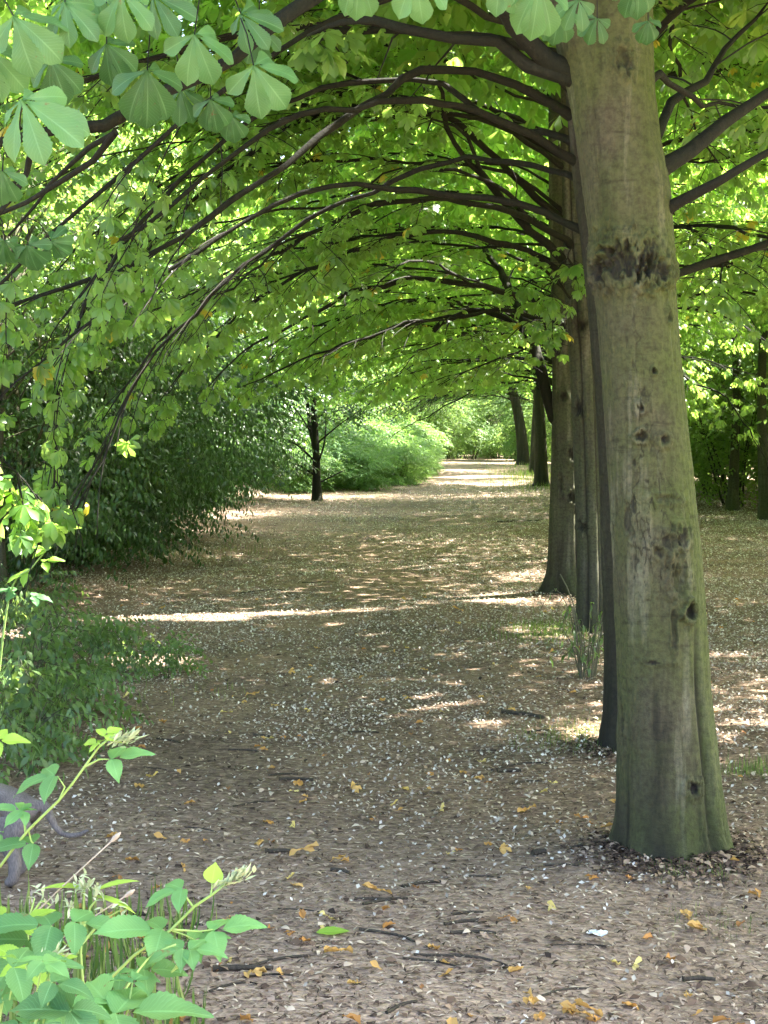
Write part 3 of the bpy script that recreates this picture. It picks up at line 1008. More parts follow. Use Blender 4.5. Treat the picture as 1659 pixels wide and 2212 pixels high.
def chest_tree(Y, cx_fun, zc, rad, label, lod, manual=(), auto=12, seed=0, bark='bark2', knots=(), flutes=(), flare=.3, moss=None, right=5,
               upper=True, clear=None, zt=5.2, nz=240, na=96, autoY=None, cyo=None, lo=2.5, hi=5.2):
    zc = np.asarray(zc, float)
    cx = np.array([cx_fun(z) for z in zc]) if callable(cx_fun) else np.asarray(cx_fun, float)
    cy = np.full(len(zc), Y) if cyo is None else Y + np.asarray(cyo)
    base = (float(cx[0]), float(Y), float(H(cx[0], Y)))
    root = empty('chestnut_tree', base, label, 'tree', 'chestnut trees lining the path')
    tg_ = trunk_geo(zc, cx, cy, np.asarray(rad, float), knots, flare, flutes, seed, nz, na, moss)
    tg_.build('trunk', [M[bark]], root, base)
    T = Tree(lod)
    g0 = base[2]

    def axis(z): return np.array([np.interp(z, zc, cx), np.interp(z, zc, cy), z])
    for mspec in manual:
        pts, r0, kw = mspec
        C = [at(*p) for p in pts]
        if kw.pop('root', True):
            a0 = axis(C[0][2] - kw.pop('drop', .1))
            C = [a0] + C
        grow(T, C, r0, **kw)
    for k in range(auto + right):
        left_side = k < auto
        z0 = g0 + (lo + (hi - lo) * (k / max(1, auto - 1)) if left_side else 2.6 + 2.8 * (k - auto) / max(1, right)) + rng.uniform(-.15, .15)
        az = R(rng.uniform(148, 222)) if left_side else R(rng.uniform(-70, 62))
        Ln = rng.uniform(3.9, 5.6) if left_side else rng.uniform(2.8, 4.6)
        e0 = rng.uniform(14, 34); e1 = rng.uniform(-44, -22)
        st = axis(z0); p = st.copy(); pts = [p.copy()]
        n = 8
        for i in range(n):
            e = R(e0 + (e1 - e0) * (i / (n - 1)) ** .9)
            az += R(rng.uniform(-13, 13)); e += R(rng.uniform(-8, 8))
            p = p + Ln / n * np.array([math.cos(az) * math.cos(e), math.sin(az) * math.cos(e), math.sin(e)])
            pts.append(p.copy())
        grow(T, pts, rng.uniform(.018, .044), bare=.7, dens=1.0)
    up_ = upper_crown(base[0] + .7, Y, g0 + 4.7, front=clear, n=17000 if Y < 9 else 12500)
    if upper and Y < 9:
        m_ = up_[0][:, 1] > 3.0
        up_ = (up_[0][m_], up_[1][m_], up_[2][m_] * 1.4) if upper else None
    finish_tree(T, root, base, bark, up_, clear=clear)
    ROW.append(root)
    return root


def fwd_clear(Q):          # nothing hangs in front of the near trunk or the clearing by the camera
    return ~((Q[:, 1] < 6.25) & (Q[:, 2] < 1.6 + .31 * Q[:, 1]))


# near tree, traced from its profile
z1, c1, r1 = profile([(1872, 1318, 1578), (1840, 1330, 1572), (1780, 1334, 1562), (1650, 1334, 1550), (1500, 1335, 1534), (1300, 1329, 1522), (1200, 1325, 1514), (1000, 1314, 1494),
                      (900, 1308, 1481), (750, 1298, 1466), (600, 1284, 1456), (500, 1273, 1451), (400, 1260, 1444), (300, 1246, 1424), (200, 1230, 1412), (100, 1205, 1408), (0, 1190, 1408), (-140, 1180, 1400), (-400, 1190, 1380)], 5.95)


def k1(px, py, sh, sv, bulge=.012, dark=.9):
    z = at(px, py, 5.95)[2]
    c = np.interp(z, z1, c1); r = np.interp(z, z1, r1)
    sx = np.clip((at(px, py, 5.80)[0] - c) / r, -.97, .97)
    return (-math.pi / 2 + math.asin(sx), z, sh / 559., sv / 559., bulge, dark)


KN = [k1(1345, 574, 84, 44, .016, .9), k1(1300, 590, 30, 30, .010, .8), k1(1312, 548, 18, 12, .014, .9), k1(1410, 592, 36, 28, .012, .85), k1(1385, 884, 13, 11), k1(1384, 944, 13, 11), k1(1432, 948, 14, 12),
      k1(1413, 806, 7, 6), k1(1362, 1128, 12, 34, .006, .7), k1(1330, 1140, 8, 16, .006, .7), k1(1444, 1165, 24, 18, .008, .75), k1(1476, 1158, 16, 24, .010, .8), k1(1420, 1186, 18, 14, .008, .7),
      k1(1492, 1312, 15, 22, .020, .95), k1(1468, 1250, 20, 40, .012, .35), k1(1500, 1682, 22, 16, .010, 1.0), k1(1410, 1418, 26, 5, .004, .9), k1(1372, 1000, 6, 16, .005, .6),
      k1(1345, 152, 18, 26, .012, .6), k1(1372, 1086, 5, 22, .004, .8), k1(1450, 690, 8, 14, .01, .4), k1(1440, 1075, 30, 10, .006, .3), k1(1455, 1340, 8, 44, .006, .65), k1(1350, 1560, 10, 60, .006, .5)]


def moss1(TH, Z):
    d = np.angle(np.exp(1j * (TH - R(-20))))
    return np.clip(.95 * np.exp(-(d / .75) ** 2), 0, 1)


def nearclear(Q):
    return ~((Q[:, 1] < 6.2) & (Q[:, 2] < 1.6 + .32 * Q[:, 1]) & (Q[:, 0] < 2.2))


man1 = [
    ([(1180, 130, 5.9), (1115, 62, 5.8), (1060, 5, 5.7), (960, -90, 5.5), (700, -180, 5.2)], .066, dict(dens=.8)),
    ([(1150, 130, 5.9), (1090, 82, 5.9), (1000, 70, 5.9), (900, 68, 5.95), (780, 66, 6.2), (700, 90, 6.6)], .045, dict(dens=.5, bare=1.0)),
    ([(1450, 350, 5.95), (1490, 325, 6.0), (1560, 262, 6.1), (1659, 198, 6.2), (1850, 80, 6.4)], .056, dict(dens=.9, bare=.9)),
    ([(1462, 440, 5.9), (1540, 398, 5.8), (1600, 360, 5.8), (1660, 322, 5.8), (1850, 250, 5.8)], .034, dict(dens=.5, bare=.9)),
    ([(1412, 172, 6.0), (1440, 160, 6.1), (1470, 172, 6.3), (1530, 198, 6.5), (1600, 220, 6.8), (1720, 215, 7.0)], .026, dict(dens=.7, bare=.7)),
    ([(1425, 300, 6.1), (1450, 262, 6.3), (1496, 205, 6.6), (1560, 110, 6.9), (1640, -10, 7.2)], .040, dict(dens=.9, bare=.8)),
    ([(1300, -150, 5.9), (1290, -500, 5.8), (1250, -900, 5.6)], .10, dict(foliage=False)),
    # low limb that sweeps towards the viewer on the path side
    ([(1180, -120, 5.85), (980, -130, 5.5), (700, 40, 5.0), (480, 200, 4.75), (300, 266, 4.6), (250, 286, 4.55), (165, 306, 4.5), (75, 326, 4.45), (0, 345, 4.4), (-200, 420, 4.3)], .034, dict(foliage=False, tip=.012)),
    ([(250, 285, 4.55), (200, 345, 4.6), (130, 385, 4.65), (60, 440, 4.7), (0, 475, 4.7), (-80, 520, 4.7)], .011, dict(foliage=False, root=False, flare=0, tip=.005)),
    ([(66, 328, 4.45), (62, 375, 4.5), (40, 425, 4.5), (0, 470, 4.5), (-60, 540, 4.5)], .010, dict(foliage=False, root=False, flare=0, tip=.004)),
    ([(250, 286, 4.55), (150, 350, 4.8), (80, 410, 5.0), (10, 480, 5.1)], .009, dict(foliage=False, root=False, flare=0, tip=.004)),
]
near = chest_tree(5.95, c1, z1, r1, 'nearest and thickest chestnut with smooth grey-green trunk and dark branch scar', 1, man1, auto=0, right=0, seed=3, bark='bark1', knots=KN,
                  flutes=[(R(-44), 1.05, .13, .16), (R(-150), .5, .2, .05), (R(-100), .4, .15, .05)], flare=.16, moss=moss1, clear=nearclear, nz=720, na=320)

# close leaves of the near tree, high detail
RT = CR[:, 0]; UPV = CR[:, 1]; BK = CR[:, 2]


def face_leaf(G, px, py, Y, ang, size, up=.45, k=0, tilt=0.0, rnd=None, stalk=None):
    p = at(px, py, Y)
    n = nrm(BK * 1.0 + np.array([0, 0, up]) + RT * tilt)
    d = RT * math.cos(R(ang)) + UPV * math.sin(R(ang))
    d = nrm(d - n * (d @ n))
    Fm = np.stack([np.cross(d, n), d, n], -1) * size
    G.scatter(PAL_HI[k], Fm[None], p[None], np.array([rng.random() if rnd is None else rnd]))
    if stalk is not None:
        q_ = at(*stalk)
        tubes(G, np.stack([p, (p + q_) / 2 + [0, 0, .02], q_]), np.array([.002, .002, .0025]), 5, mat=1)


loc1 = tuple(near.location)
BIG = [(420, 75, 4.3, -62, .86, .35, 1, .1, .75, (440, -40, 4.4)), (548, 142, 4.2, -42, .88, .3, 1, 0, .65, (520, 40, 4.4)), (48, 215, 3.7, -38, 1.0, .5, 0, -.1, .95, (40, 320, 4.4)),
       (318, 152, 4.5, -88, 1.05, .2, 2, .2, .15, (330, 20, 4.6)), (30, 35, 3.9, -30, .95, .5, 1, 0, .85, (-30, -40, 4.3)), (262, -15, 4.0, -85, .75, .3, 1, 0, .7, (262, -120, 4.2)),
       (140, 5, 4.0, -50, .7, .4, 0, 0, .6, (150, -90, 4.2)), (775, -50, 4.2, -95, .68, .3, 2, 0, .8, (760, -140, 4.3)), (900, -55, 4.1, -80, .75, .3, 1, 0, .9, (900, -150, 4.3)), (1085, -60, 4.2, -60, .7, .4, 1, 0, .8, (1060, -140, 4.4)),
       (1165, -30, 4.2, -98, .85, .3, 2, 0, .85, (1160, -150, 4.4)), (1210, 20, 5.0, -100, .7, .2, 2, 0, .15, (1210, -80, 5.0)), (1290, 40, 5.2, -110, .55, .1, 1, 0, .1, (1290, -60, 5.1)), (1400, 45, 5.2, -85, .5, .1, 2, 0, .05, (1400, -60, 5.1)), (1250, 0, 4.8, -120, .6, .2, 1, 0, .3, (1250, -140, 4.8)),
       (455, 215, 5.0, -80, .7, .1, 2, 0, .1, (450, 120, 5.0)),
       (330, -10, 4.4, -20, .8, .3, 0, 0, .4, (300, -80, 4.5)), (110, 130, 4.4, -70, .8, .2, 2, 0, .1, (120, 40, 4.5)), (230, 95, 4.6, -60, .8, .2, 2, 0, .15, (230, 0, 4.7)), (520, 30, 4.7, -10, .8, .3, 0, 0, .3, (480, -50, 4.7)),
       (60, 530, 4.6, -80, .62, -.1, 2, 0, .0, (60, 470, 4.6)), (10, 520, 4.6, -120, .62, -.1, 2, 0, .0, (0, 470, 4.6)), (110, 520, 4.7, -40, .55, -.2, 2, 0, .0, (60, 470, 4.6)), (5, 370, 4.2, -100, .6, .2, 2, 0, .3, (10, 330, 4.4)),
       (200, -40, 4.1, -100, .8, .4, 0, 0, .6, (200, -120, 4.3)), (-20, 110, 4.0, -40, .8, .4, 1, 0, .7, (-60, 60, 4.3)), (1375, -45, 4.9, -80, .75, .2, 2, 0, .15, (1370, -140, 4.9)),
       (500, 250, 5.2, -85, .6, .1, 2, 0, .2, (480, 190, 5.1)), (390, 190, 5.1, -100, .7, .1, 0, 0, .05, (380, 110, 5.0)), (560, 60, 5.2, -120, .8, .2, 2, 0, .1, (560, -40, 5.2))]
for b in BIG:  # tone value in each entry paints the leaves in shade darker
    G = Geo()
    face_leaf(G, b[0], b[1], b[2], b[3], b[4], b[5], b[6], b[7], b[8], b[9])
    G.build('leaf', [M['chest_near'], M['twig']], near, loc1)

# other trees of the row
def rows2(Y, rows):
    z, c, r = profile(rows, Y)
    z = np.concatenate([[float(H(c[0], Y)) - .05], z[1:]])
    return z, c, r


# second tree: dark edge showing beside the near trunk
z2, c2, r2 = rows2(8.25, [(1625, 1296, 1450), (1585, 1306, 1440), (1400, 1306, 1432), (1200, 1300, 1425), (1000, 1296, 1412), (800, 1284, 1395), (600, 1264, 1370), (400, 1240, 1350), (200, 1222, 1325), (0, 1212, 1310), (-300, 1210, 1290)])
man2 = [
    ([(1215, 235, 8.2), (1105, 155, 8.1), (1015, 120, 8.0), (895, 105, 7.9), (780, 195, 7.7), (690, 270, 7.6), (620, 330, 7.5), (450, 440, 7.3), (300, 530, 7.2), (130, 605, 7.1), (-20, 668, 7.0), (-200, 760, 7.0)], .038, dict(bare=2.4, dens=1.0)),
    ([(1210, 330, 8.2), (1100, 240, 8.0), (960, 190, 7.8), (760, 215, 7.5), (580, 246, 7.3), (435, 342, 7.2), (320, 412, 7.1), (252, 458, 7.1), (195, 540, 7.1), (120, 640, 7.1)], .034, dict(bare=2.4, dens=1.0)),
    ([(1215, 300, 8.3), (1105, 280, 8.5), (1020, 235, 8.7), (945, 185, 8.8), (800, 170, 8.8), (600, 230, 8.6), (420, 360, 8.3), (250, 560, 8.0), (150, 760, 7.9), (120, 950, 7.8), (130, 1120, 7.7)], .030, dict(bare=2.4, dens=1.1)),
    ([(1220, 480, 8.3), (1120, 430, 8.3), (965, 420, 8.3), (830, 425, 8.2), (750, 420, 8.1), (625, 450, 8.0), (500, 515, 7.9), (375, 575, 7.8), (250, 640, 7.7), (100, 740, 7.6), (-60, 900, 7.5)], .030, dict(bare=2.0, dens=1.1)),
    ([(1220, 380, 8.4), (1000, 330, 8.8), (760, 400, 8.9), (560, 520, 8.8), (380, 680, 8.6), (270, 850, 8.5), (200, 1000, 8.4), (160, 1090, 8.4)], .026, dict(bare=2.0, dens=1.15)),
    ([(-150, 800, 7.0), (-80, 900, 7.1), (-20, 980, 7.2), (30, 1030, 7.2), (55, 1080, 7.2)], .010, dict(root=False, flare=0, bare=.1, dens=1.1, length=.45)),
    ([(230, 960, 8.2), (190, 1040, 8.2), (160, 1090, 8.2), (140, 1150, 8.2)], .008, dict(root=False, flare=0, bare=.05, dens=1.1, length=.35)),
    ([(1230, 200, 8.0), (1100, 60, 7.6), (900, 20, 7.2), (600, 120, 6.8), (300, 350, 6.6), (60, 560, 6.5), (-100, 800, 6.5)], .030, dict(bare=2.6, dens=.9)),
]
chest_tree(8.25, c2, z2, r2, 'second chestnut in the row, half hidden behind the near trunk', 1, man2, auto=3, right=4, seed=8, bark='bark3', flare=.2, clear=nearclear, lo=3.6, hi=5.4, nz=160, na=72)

z3, c3, r3 = rows2(13.2, [(1385, 1236, 1318), (1340, 1246, 1310), (1200, 1248, 1308), (1000, 1240, 1302), (800, 1232, 1296), (650, 1222, 1285), (500, 1215, 1270), (300, 1212, 1255), (100, 1210, 1250), (-200, 1210, 1245)])
man3 = [
    ([(1225, 640, 13.1), (1200, 610, 12.9), (1170, 620, 12.8), (1140, 660, 12.7)], .014, dict(bare=.1, length=.5)),
    ([(1225, 560, 13.0), (1200, 590, 12.8), (1185, 650, 12.7), (1180, 700, 12.7)], .012, dict(bare=.1, length=.5)),
    ([(1232, 575, 13.2), (1130, 465, 13.0), (1030, 355, 12.9), (980, 270, 12.8), (965, 200, 12.7), (930, 120, 12.6), (860, 60, 12.4)], .062, dict(bare=2.0, dens=.6)),
    ([(1225, 485, 13.2), (1155, 425, 13.2), (1045, 325, 13.3), (945, 250, 13.3), (780, 230, 13.2), (600, 290, 12.8), (420, 420, 12.4), (300, 560, 12.2), (230, 700, 12.0)], .050, dict(bare=1.6, dens=.9)),
    ([(1225, 520, 13.1), (1080, 455, 12.8), (940, 440, 12.6), (800, 470, 12.3), (640, 550, 12.0), (480, 650, 11.8), (360, 760, 11.6), (260, 880, 11.5)], .045, dict(bare=1.2, dens=1.0)),
    ([(1230, 600, 13.2), (1100, 520, 13.0), (900, 500, 12.8), (700, 570, 12.5), (520, 680, 12.3), (400, 790, 12.2), (340, 870, 12.2)], .040, dict(bare=1.2, dens=1.0)),
]
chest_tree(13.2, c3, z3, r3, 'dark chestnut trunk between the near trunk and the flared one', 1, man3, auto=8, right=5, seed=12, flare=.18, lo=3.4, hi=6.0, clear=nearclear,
           flutes=[(R(-110), 4.5, .16, .14), (R(-60), 4.5, .12, .1)], knots=[(R(-125), 1.9, .05, .07, .02, .9), (R(-95), 2.6, .06, .05, .02, .9), (R(-130), .9, .05, .05, .02, .8)])

z4, c4, r4 = rows2(16.2, [(1325, 1150, 1290), (1290, 1178, 1275), (1230, 1184, 1266), (1100, 1186, 1264), (1000, 1190, 1262), (900, 1192, 1258), (740, 1194, 1250), (600, 1190, 1244), (400, 1186, 1236), (100, 1184, 1230)])
man4 = [
    ([(1200, 760, 16.0), (1175, 700, 15.8), (1130, 690, 15.7), (1080, 730, 15.6)], .018, dict(bare=.1, length=.6)),
    ([(1215, 700, 15.9), (1210, 690, 15.6), (1215, 720, 15.4), (1205, 760, 15.4)], .012, dict(bare=.05, length=.5)),
    ([(1190, 720, 16.0), (1120, 760, 15.8), (1040, 790, 15.6), (960, 830, 15.5)], .022, dict(bare=.3, length=.7)),
    ([(1190, 655, 16.2), (1115, 645, 16.0), (1050, 630, 15.8), (980, 620, 15.6), (880, 615, 15.4), (830, 628, 15.3), (760, 640, 15.1), (640, 690, 14.8), (520, 770, 14.5), (440, 850, 14.4)], .055, dict(bare=1.3, dens=.7)),
    ([(1195, 900, 16.2), (1160, 800, 16.4), (1130, 705, 16.8), (1095, 620, 17.2), (1040, 540, 17.6)], .10, dict(bare=1.8, dens=.7, tip=.03)),
    ([(1195, 700, 16.1), (1050, 670, 15.9), (900, 690, 15.6), (760, 740, 15.3), (620, 790, 15.1), (520, 830, 15.0)], .04, dict(bare=1.2, dens=.9)),
]
chest_tree(16.2, c4, z4, r4, 'grey chestnut with wide flared root foot and small grass patch', 1, man4, auto=10, right=5, seed=15, flare=.42, lo=3.2, hi=6.2,
           flutes=[(R(-62), 3.2, .10, .16)], knots=[(R(-80), 1.5, .05, .08, .02, .9), (R(-105), 2.1, .04, .05, .02, .9), (R(-70), 1.05, .06, .06, .025, .9), (R(-115), 1.2, .03, .12, .01, .7)], clear=nearclear)

ZS = np.array([-.05, .15, .5, 1.2, 2.4, 3.6, 5.2])
far_specs = [(21.5, 1.27, .20, -.25, 'leaning chestnut trunk just past the flared one'), (27, 1.58, .22, -.1, 'chestnut in the shaded middle of the row'),
             (33, 1.92, .24, -.15, 'chestnut with dark trunk midway down the row'), (40, 2.2, .22, -.1, 'chestnut beside the shaded stretch of path'),
             (48, 1.85, .20, -.3, 'thick dark chestnut before the sunlit strip of path'), (56, 2.0, .24, .25, 'thick chestnut at the grassy path edge'),
             (65, 1.75, .25, -1.1, 'farthest chestnut, its dark trunk curving out over the path'),
             (77, 1.9, .24, -.2, 'last chestnut before the pale growth at the path end')]
for i, (Y, X, rr, lean, lab) in enumerate(far_specs):
    g0 = float(H(X, Y))
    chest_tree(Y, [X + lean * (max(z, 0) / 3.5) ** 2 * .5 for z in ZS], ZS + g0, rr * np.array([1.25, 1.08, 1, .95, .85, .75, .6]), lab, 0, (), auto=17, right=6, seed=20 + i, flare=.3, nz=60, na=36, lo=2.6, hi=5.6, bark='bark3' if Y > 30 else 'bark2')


# ------------------------------------------------------------------ woodland behind: trees and shrubs
ARCH = {}


def wood_arch(key, h, bare, rx, nsp, leaf, tpl, tr, seed, lean=.2, stems=1, squash=1.0, ncl=70, sp=.42, size=1.0):
    """local trunk geo + spray sites of one kind of tree"""
    r = np.random.default_rng(seed)
    tg = Geo()
    cl = []
    for s_ in range(stems):
        a = r.random() * 6.28
        top = np.array([math.cos(a) * lean * h * .3, math.sin(a) * lean * h * .3, h * .9])
        b = np.array([math.cos(a), math.sin(a), 0]) * (0 if stems == 1 else r.uniform(.08, .35))
        C = [b + [0, 0, -.08], b + top * [.35, .35, .3] + r.normal(0, .06, 3) * [1, 1, 0], b + top * [.8, .8, .65] + r.normal(0, .1, 3) * [1, 1, 0], b + top]
        P = smooth(C, .3)
        rad = np.linspace(tr, tr * .15, len(P)) * (1 + .5 * np.exp(-np.linspace(0, h, len(P)) / .25))
        tubes(tg, P, rad, 12, wob=.1)
        for k in range(ncl // stems):
            zz = bare + (h - bare) * r.random() ** .9
            f = (zz - bare) / (h - bare)
            rr = rx * (math.sin(math.pi * min(1, .12 + f * .86)) ** .7) * math.sqrt(r.uniform(.1, 1))
            aa = r.random() * 6.28
            base = np.array([np.interp(zz * .8, P[:, 2], P[:, j]) for j in range(3)])
            c = np.array([base[0] + rr * math.cos(aa), base[1] + rr * math.sin(aa), zz])
            cl.append(c)
            mid = (base + c) / 2 + [0, 0, .12]
            tubes(tg, np.stack([base, mid, c]), np.array([tr * .18 + .006, tr * .10 + .004, .004]), 5, wob=.1)
    cl = np.array(cl)
    i = r.integers(0, len(cl), nsp)
    P = cl[i] + r.normal(0, 1, (nsp, 3)) * [sp, sp, sp * .55]
    i = i[P[:, 2] > .15]; P = P[P[:, 2] > .15]
    n = len(P)
    d = P - np.array([0, 0, h * .5])
    out = nrm(d * [1, 1, .25] + r.normal(0, .8, (n, 3)) * [1, 1, .4] - [0, 0, .25])
    up = np.stack([r.normal(0, .35, n), r.normal(0, .35, n), np.ones(n)], -1)
    sc = r.uniform(.7, 1.25, n) * size
    rn = np.clip(.5 + .25 * np.sin(i * 2.4) + r.normal(0, .15, n), 0, 1)
    tm = tg.mesh('trunk', [M['wbark']])
    ARCH[key] = dict(tm=tm, P=P, out=out, up=up, sc=sc, rn=rn, tpl=tpl, leaf=leaf, ch=r.integers(0, len(tpl), n))
    G = Geo()
    A = ARCH[key]
    for k, t in enumerate(tpl):
        m = A['ch'] == k
        G.scatter(t, (frames(out, up) * sc[:, None, None])[m], P[m], rn[m])
    A['cm'] = G.mesh('crown', [M[leaf]])


def plant(key, name, x, y, label, cat, group=None, rz=0.0, sc=1.0, crown='crown', trunk='trunk', leaf=None, dz=0):
    A = ARCH[key]
    z = float(H(x, y)) + dz
    root = empty(name, (x, y, z), label, cat, group)
    root.rotation_euler = (0, 0, rz); root.scale = (sc, sc, sc)
    t = bpy.data.objects.new(trunk, A['tm']); COL.objects.link(t); t.parent = root
    c_, s_ = math.cos(rz), math.sin(rz)
    Rm = np.array([[c_, -s_, 0], [s_, c_, 0], [0, 0, 1]])
    Wp = (A['P'] * sc) @ Rm.T + [x, y, z]
    ok = keep(Wp, .15)
    ok &= ~((Wp[:, 0] > -1.5) & (Wp[:, 0] < 1.2) & (Wp[:, 1] < 80) & (Wp[:, 2] < 3.2))
    if ok.all() and (leaf is None or leaf == A['leaf']):
        me = A['cm']
    else:
        G = Geo()
        Fm = frames(A['out'], A['up']) * A['sc'][:, None, None]
        for k, tp in enumerate(A['tpl']):
            m = (A['ch'] == k) & ok
            G.scatter(tp, Fm[m], A['P'][m], A['rn'][m])
        if G.n == 0:
            return root
        me = G.mesh('crown', [M[leaf or A['leaf']]])
    o = bpy.data.objects.new(crown, me); COL.objects.link(o); o.parent = root
    return root


wood_arch('tall', 9.0, 2.2, 2.6, 2600, 'wood', SP_BIG, .14, 1, ncl=90, sp=.5)
wood_arch('tall2', 8.0, 1.2, 2.4, 2600, 'wood', SP_OV, .11, 2, ncl=90, sp=.45, size=1.2)
wood_arch('palet', 8.5, 1.0, 2.7, 2600, 'pale', SP_BIG, .12, 3, ncl=90, sp=.5)
wood_arch('pole', 7.0, 3.2, 1.4, 900, 'wood', SP_OV, .07, 4, ncl=40, lean=.05)
wood_arch('shrub', 3.2, .3, 1.7, 3000, 'dark', SP_LA, .035, 5, stems=6, ncl=90, sp=.33, lean=.7, size=1.05)
wood_arch('shrub2', 3.6, .5, 1.9, 2800, 'dark', SP_OV, .035, 6, stems=5, ncl=90, sp=.35, lean=.8)
wood_arch('bush', 1.9, .1, 1.5, 2600, 'bush', SP_OV, .015, 7, stems=7, ncl=80, sp=.3, lean=.8, size=.9)
wood_arch('hazel', 4.6, .4, 2.0, 2400, 'wood', SP_OV, .03, 8, stems=8, ncl=90, sp=.4, lean=.9, size=1.15)
wood_arch('herb', .95, .05, .65, 46, 'herb', SP_OV, .006, 9, stems=6, ncl=22, sp=.10, lean=.9, size=1.6)
wood_arch('herb2', 1.05, .05, .6, 50, 'herb', SP_LA, .006, 10, stems=6, ncl=20, sp=.10, lean=.8, size=1.8)

# dark shrubs along the shaded side
DS = [(-5.6, 16.5, 1.0, 'shrub'), (-6.9, 18.5, 1.15, 'shrub2'), (-5.5, 19.8, 1.0, 'shrub'), (-6.4, 22.5, 1.2, 'shrub2'), (-5.6, 25.0, 1.1, 'shrub'), (-6.6, 28, 1.25, 'shrub2'), (-5.9, 31, 1.1, 'shrub'),
      (-6.8, 34.5, 1.3, 'shrub2'), (-6.4, 38.5, 1.2, 'shrub'), (-7.5, 14.0, 1.1, 'shrub2'), (-8.2, 21, 1.4, 'shrub2'), (-8.4, 27, 1.4, 'shrub'), (-8.6, 34, 1.5, 'shrub2'), (-7.2, 43, 1.35, 'shrub2'), (-9, 40, 1.5, 'shrub')]
for i, (x, y, s_, k) in enumerate(DS):
    x -= 1.3 if y > 30 else (.4 if y > 24 else 0)
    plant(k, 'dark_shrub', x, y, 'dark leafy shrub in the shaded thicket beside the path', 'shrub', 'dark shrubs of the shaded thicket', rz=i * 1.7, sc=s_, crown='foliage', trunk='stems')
# pale green bush bank lit by the sun
BS = [(-3.5, 45.5, .75), (-2.7, 48.5, .7), (-2.3, 52, .65), (-2.1, 56, .65), (-5.4, 44.6, .8), (-4.6, 46, 1.0), (-3.6, 49, 1.0), (-4.9, 50, 1.25), (-3.3, 53, .95), (-4.4, 55, 1.2), (-3.0, 57.5, .9), (-4.2, 60, 1.2), (-5.8, 54, 1.5), (-5.6, 47.5, 1.3), (-3.4, 64, 1.1), (-5.4, 62, 1.6), (-3.6, 70, 1.2), (-6.6, 58, 1.6), (-6.4, 49, 1.5)]
for i, (x, y, s_) in enumerate(BS):
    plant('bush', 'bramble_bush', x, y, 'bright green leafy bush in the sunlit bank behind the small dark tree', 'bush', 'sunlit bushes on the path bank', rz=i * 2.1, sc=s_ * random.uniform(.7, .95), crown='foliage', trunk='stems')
# sunlit bushes at the path's far end
for i, (x, y, s_, k) in enumerate([(3.0, 72, 1.0, 'hazel'), (2.4, 79, .9, 'hazel'), (3.6, 86, 1.2, 'hazel'), (2.6, 93, 1.1, 'hazel'), (4.6, 78, 1.3, 'palet'), (4.4, 92, 1.1, 'palet'), (-3.2, 90, 1.1, 'hazel'), (-3.4, 80, 1.1, 'hazel'),
                                   (-2.4, 102, 1.2, 'hazel'), (1.8, 104, 1.2, 'hazel'), (3.4, 66, .6, 'hazel'), (-4.6, 86, 1.2, 'palet'), (.2, 116, 1.3, 'hazel'), (-2.7, 88, 1.0, 'hazel'), (-1.6, 95, 1.1, 'hazel'), (.9, 88, .8, 'hazel'), (1.9, 75, .55, 'hazel'), (0, 99, 1.2, 'hazel'), (-.6, 84, .75, 'hazel'), (.6, 92, 1.0, 'hazel'), (-1.9, 82, .8, 'hazel'), (1.6, 84, .9, 'hazel')]):
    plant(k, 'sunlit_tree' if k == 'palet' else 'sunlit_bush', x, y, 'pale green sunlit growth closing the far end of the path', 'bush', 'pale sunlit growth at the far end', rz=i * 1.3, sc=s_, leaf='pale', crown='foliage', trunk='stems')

# slender stems near the shaded thicket
plant('pole', 'slender_tree', at(45, 1260, 16.8)[0], 16.8, 'slender bare trunk standing at the thicket beside drooping leaves', 'tree', rz=1.0, sc=1.0)
plant('pole', 'slender_tree', at(8, 1200, 15.2)[0], 15.2, 'thin pale stem at the very edge of the thicket', 'tree', rz=3.0, sc=.7)
plant('pole', 'slender_tree', at(95, 1150, 24)[0], 24, 'pale pole-like trunk rising behind the dark shrubs', 'tree', rz=4.4, sc=1.1)

# woodland blocks
ws = []
for k in range(34):
    ws.append((rng.uniform(-21, -9.5) if k > 12 else rng.uniform(-12, -8), rng.uniform(12, 85) if k > 12 else 11 + k * 2.2, 0))
for k in range(22):
    yy = rng.uniform(14, 88)
    ws.append((rng.uniform(4.6, 9) if k % 3 == 0 else rng.uniform(11, 20), yy if k % 3 and k % 2 else max(yy, 44), 1))
for k in range(16):
    ws.append((rng.uniform(-9, 9), rng.uniform(104, 140), 2))
for k in range(8):
    ws.append((rng.uniform(-9.5, -6.5), rng.uniform(44, 80), 0))
ws += [(4.6, 84, 2), (-4.6, 92, 2), (3.4, 98, 2), (5.6, 90, 2), (-3.6, 101, 2), (.5, 106, 2)]
ws += [(7.0, 14, 1), (7.4, 18, 1), (7.9, 22.5, 1), (8.4, 27, 1), (9.0, 31.5, 1), (9.4, 36, 1), (10, 41, 1), (10.2, 24, 1), (11.4, 32, 1)]  # trees added off-frame to shade the right-hand ground
ws += [(-8.6, 14.5, 0), (-7.9, 17.0, 0), (-6.6, 21.5, 0), (-8.0, 25, 0)]
labs = ['leafy woodland tree standing behind the shaded thicket', 'leafy woodland tree in the bright wood behind the near trunk', 'tree closing the view beyond the end of the path']
grs = ['woodland trees behind the thicket', 'woodland trees behind the chestnut row', 'trees beyond the path end']
for i, (x, y, b) in enumerate(ws):
    k = ['tall', 'tall2', 'palet'][i % 3]
    plant(k, 'woodland_tree', x, y, labs[b], 'tree', grs[b], rz=i * 1.9, sc=rng.uniform(.85, 1.25))

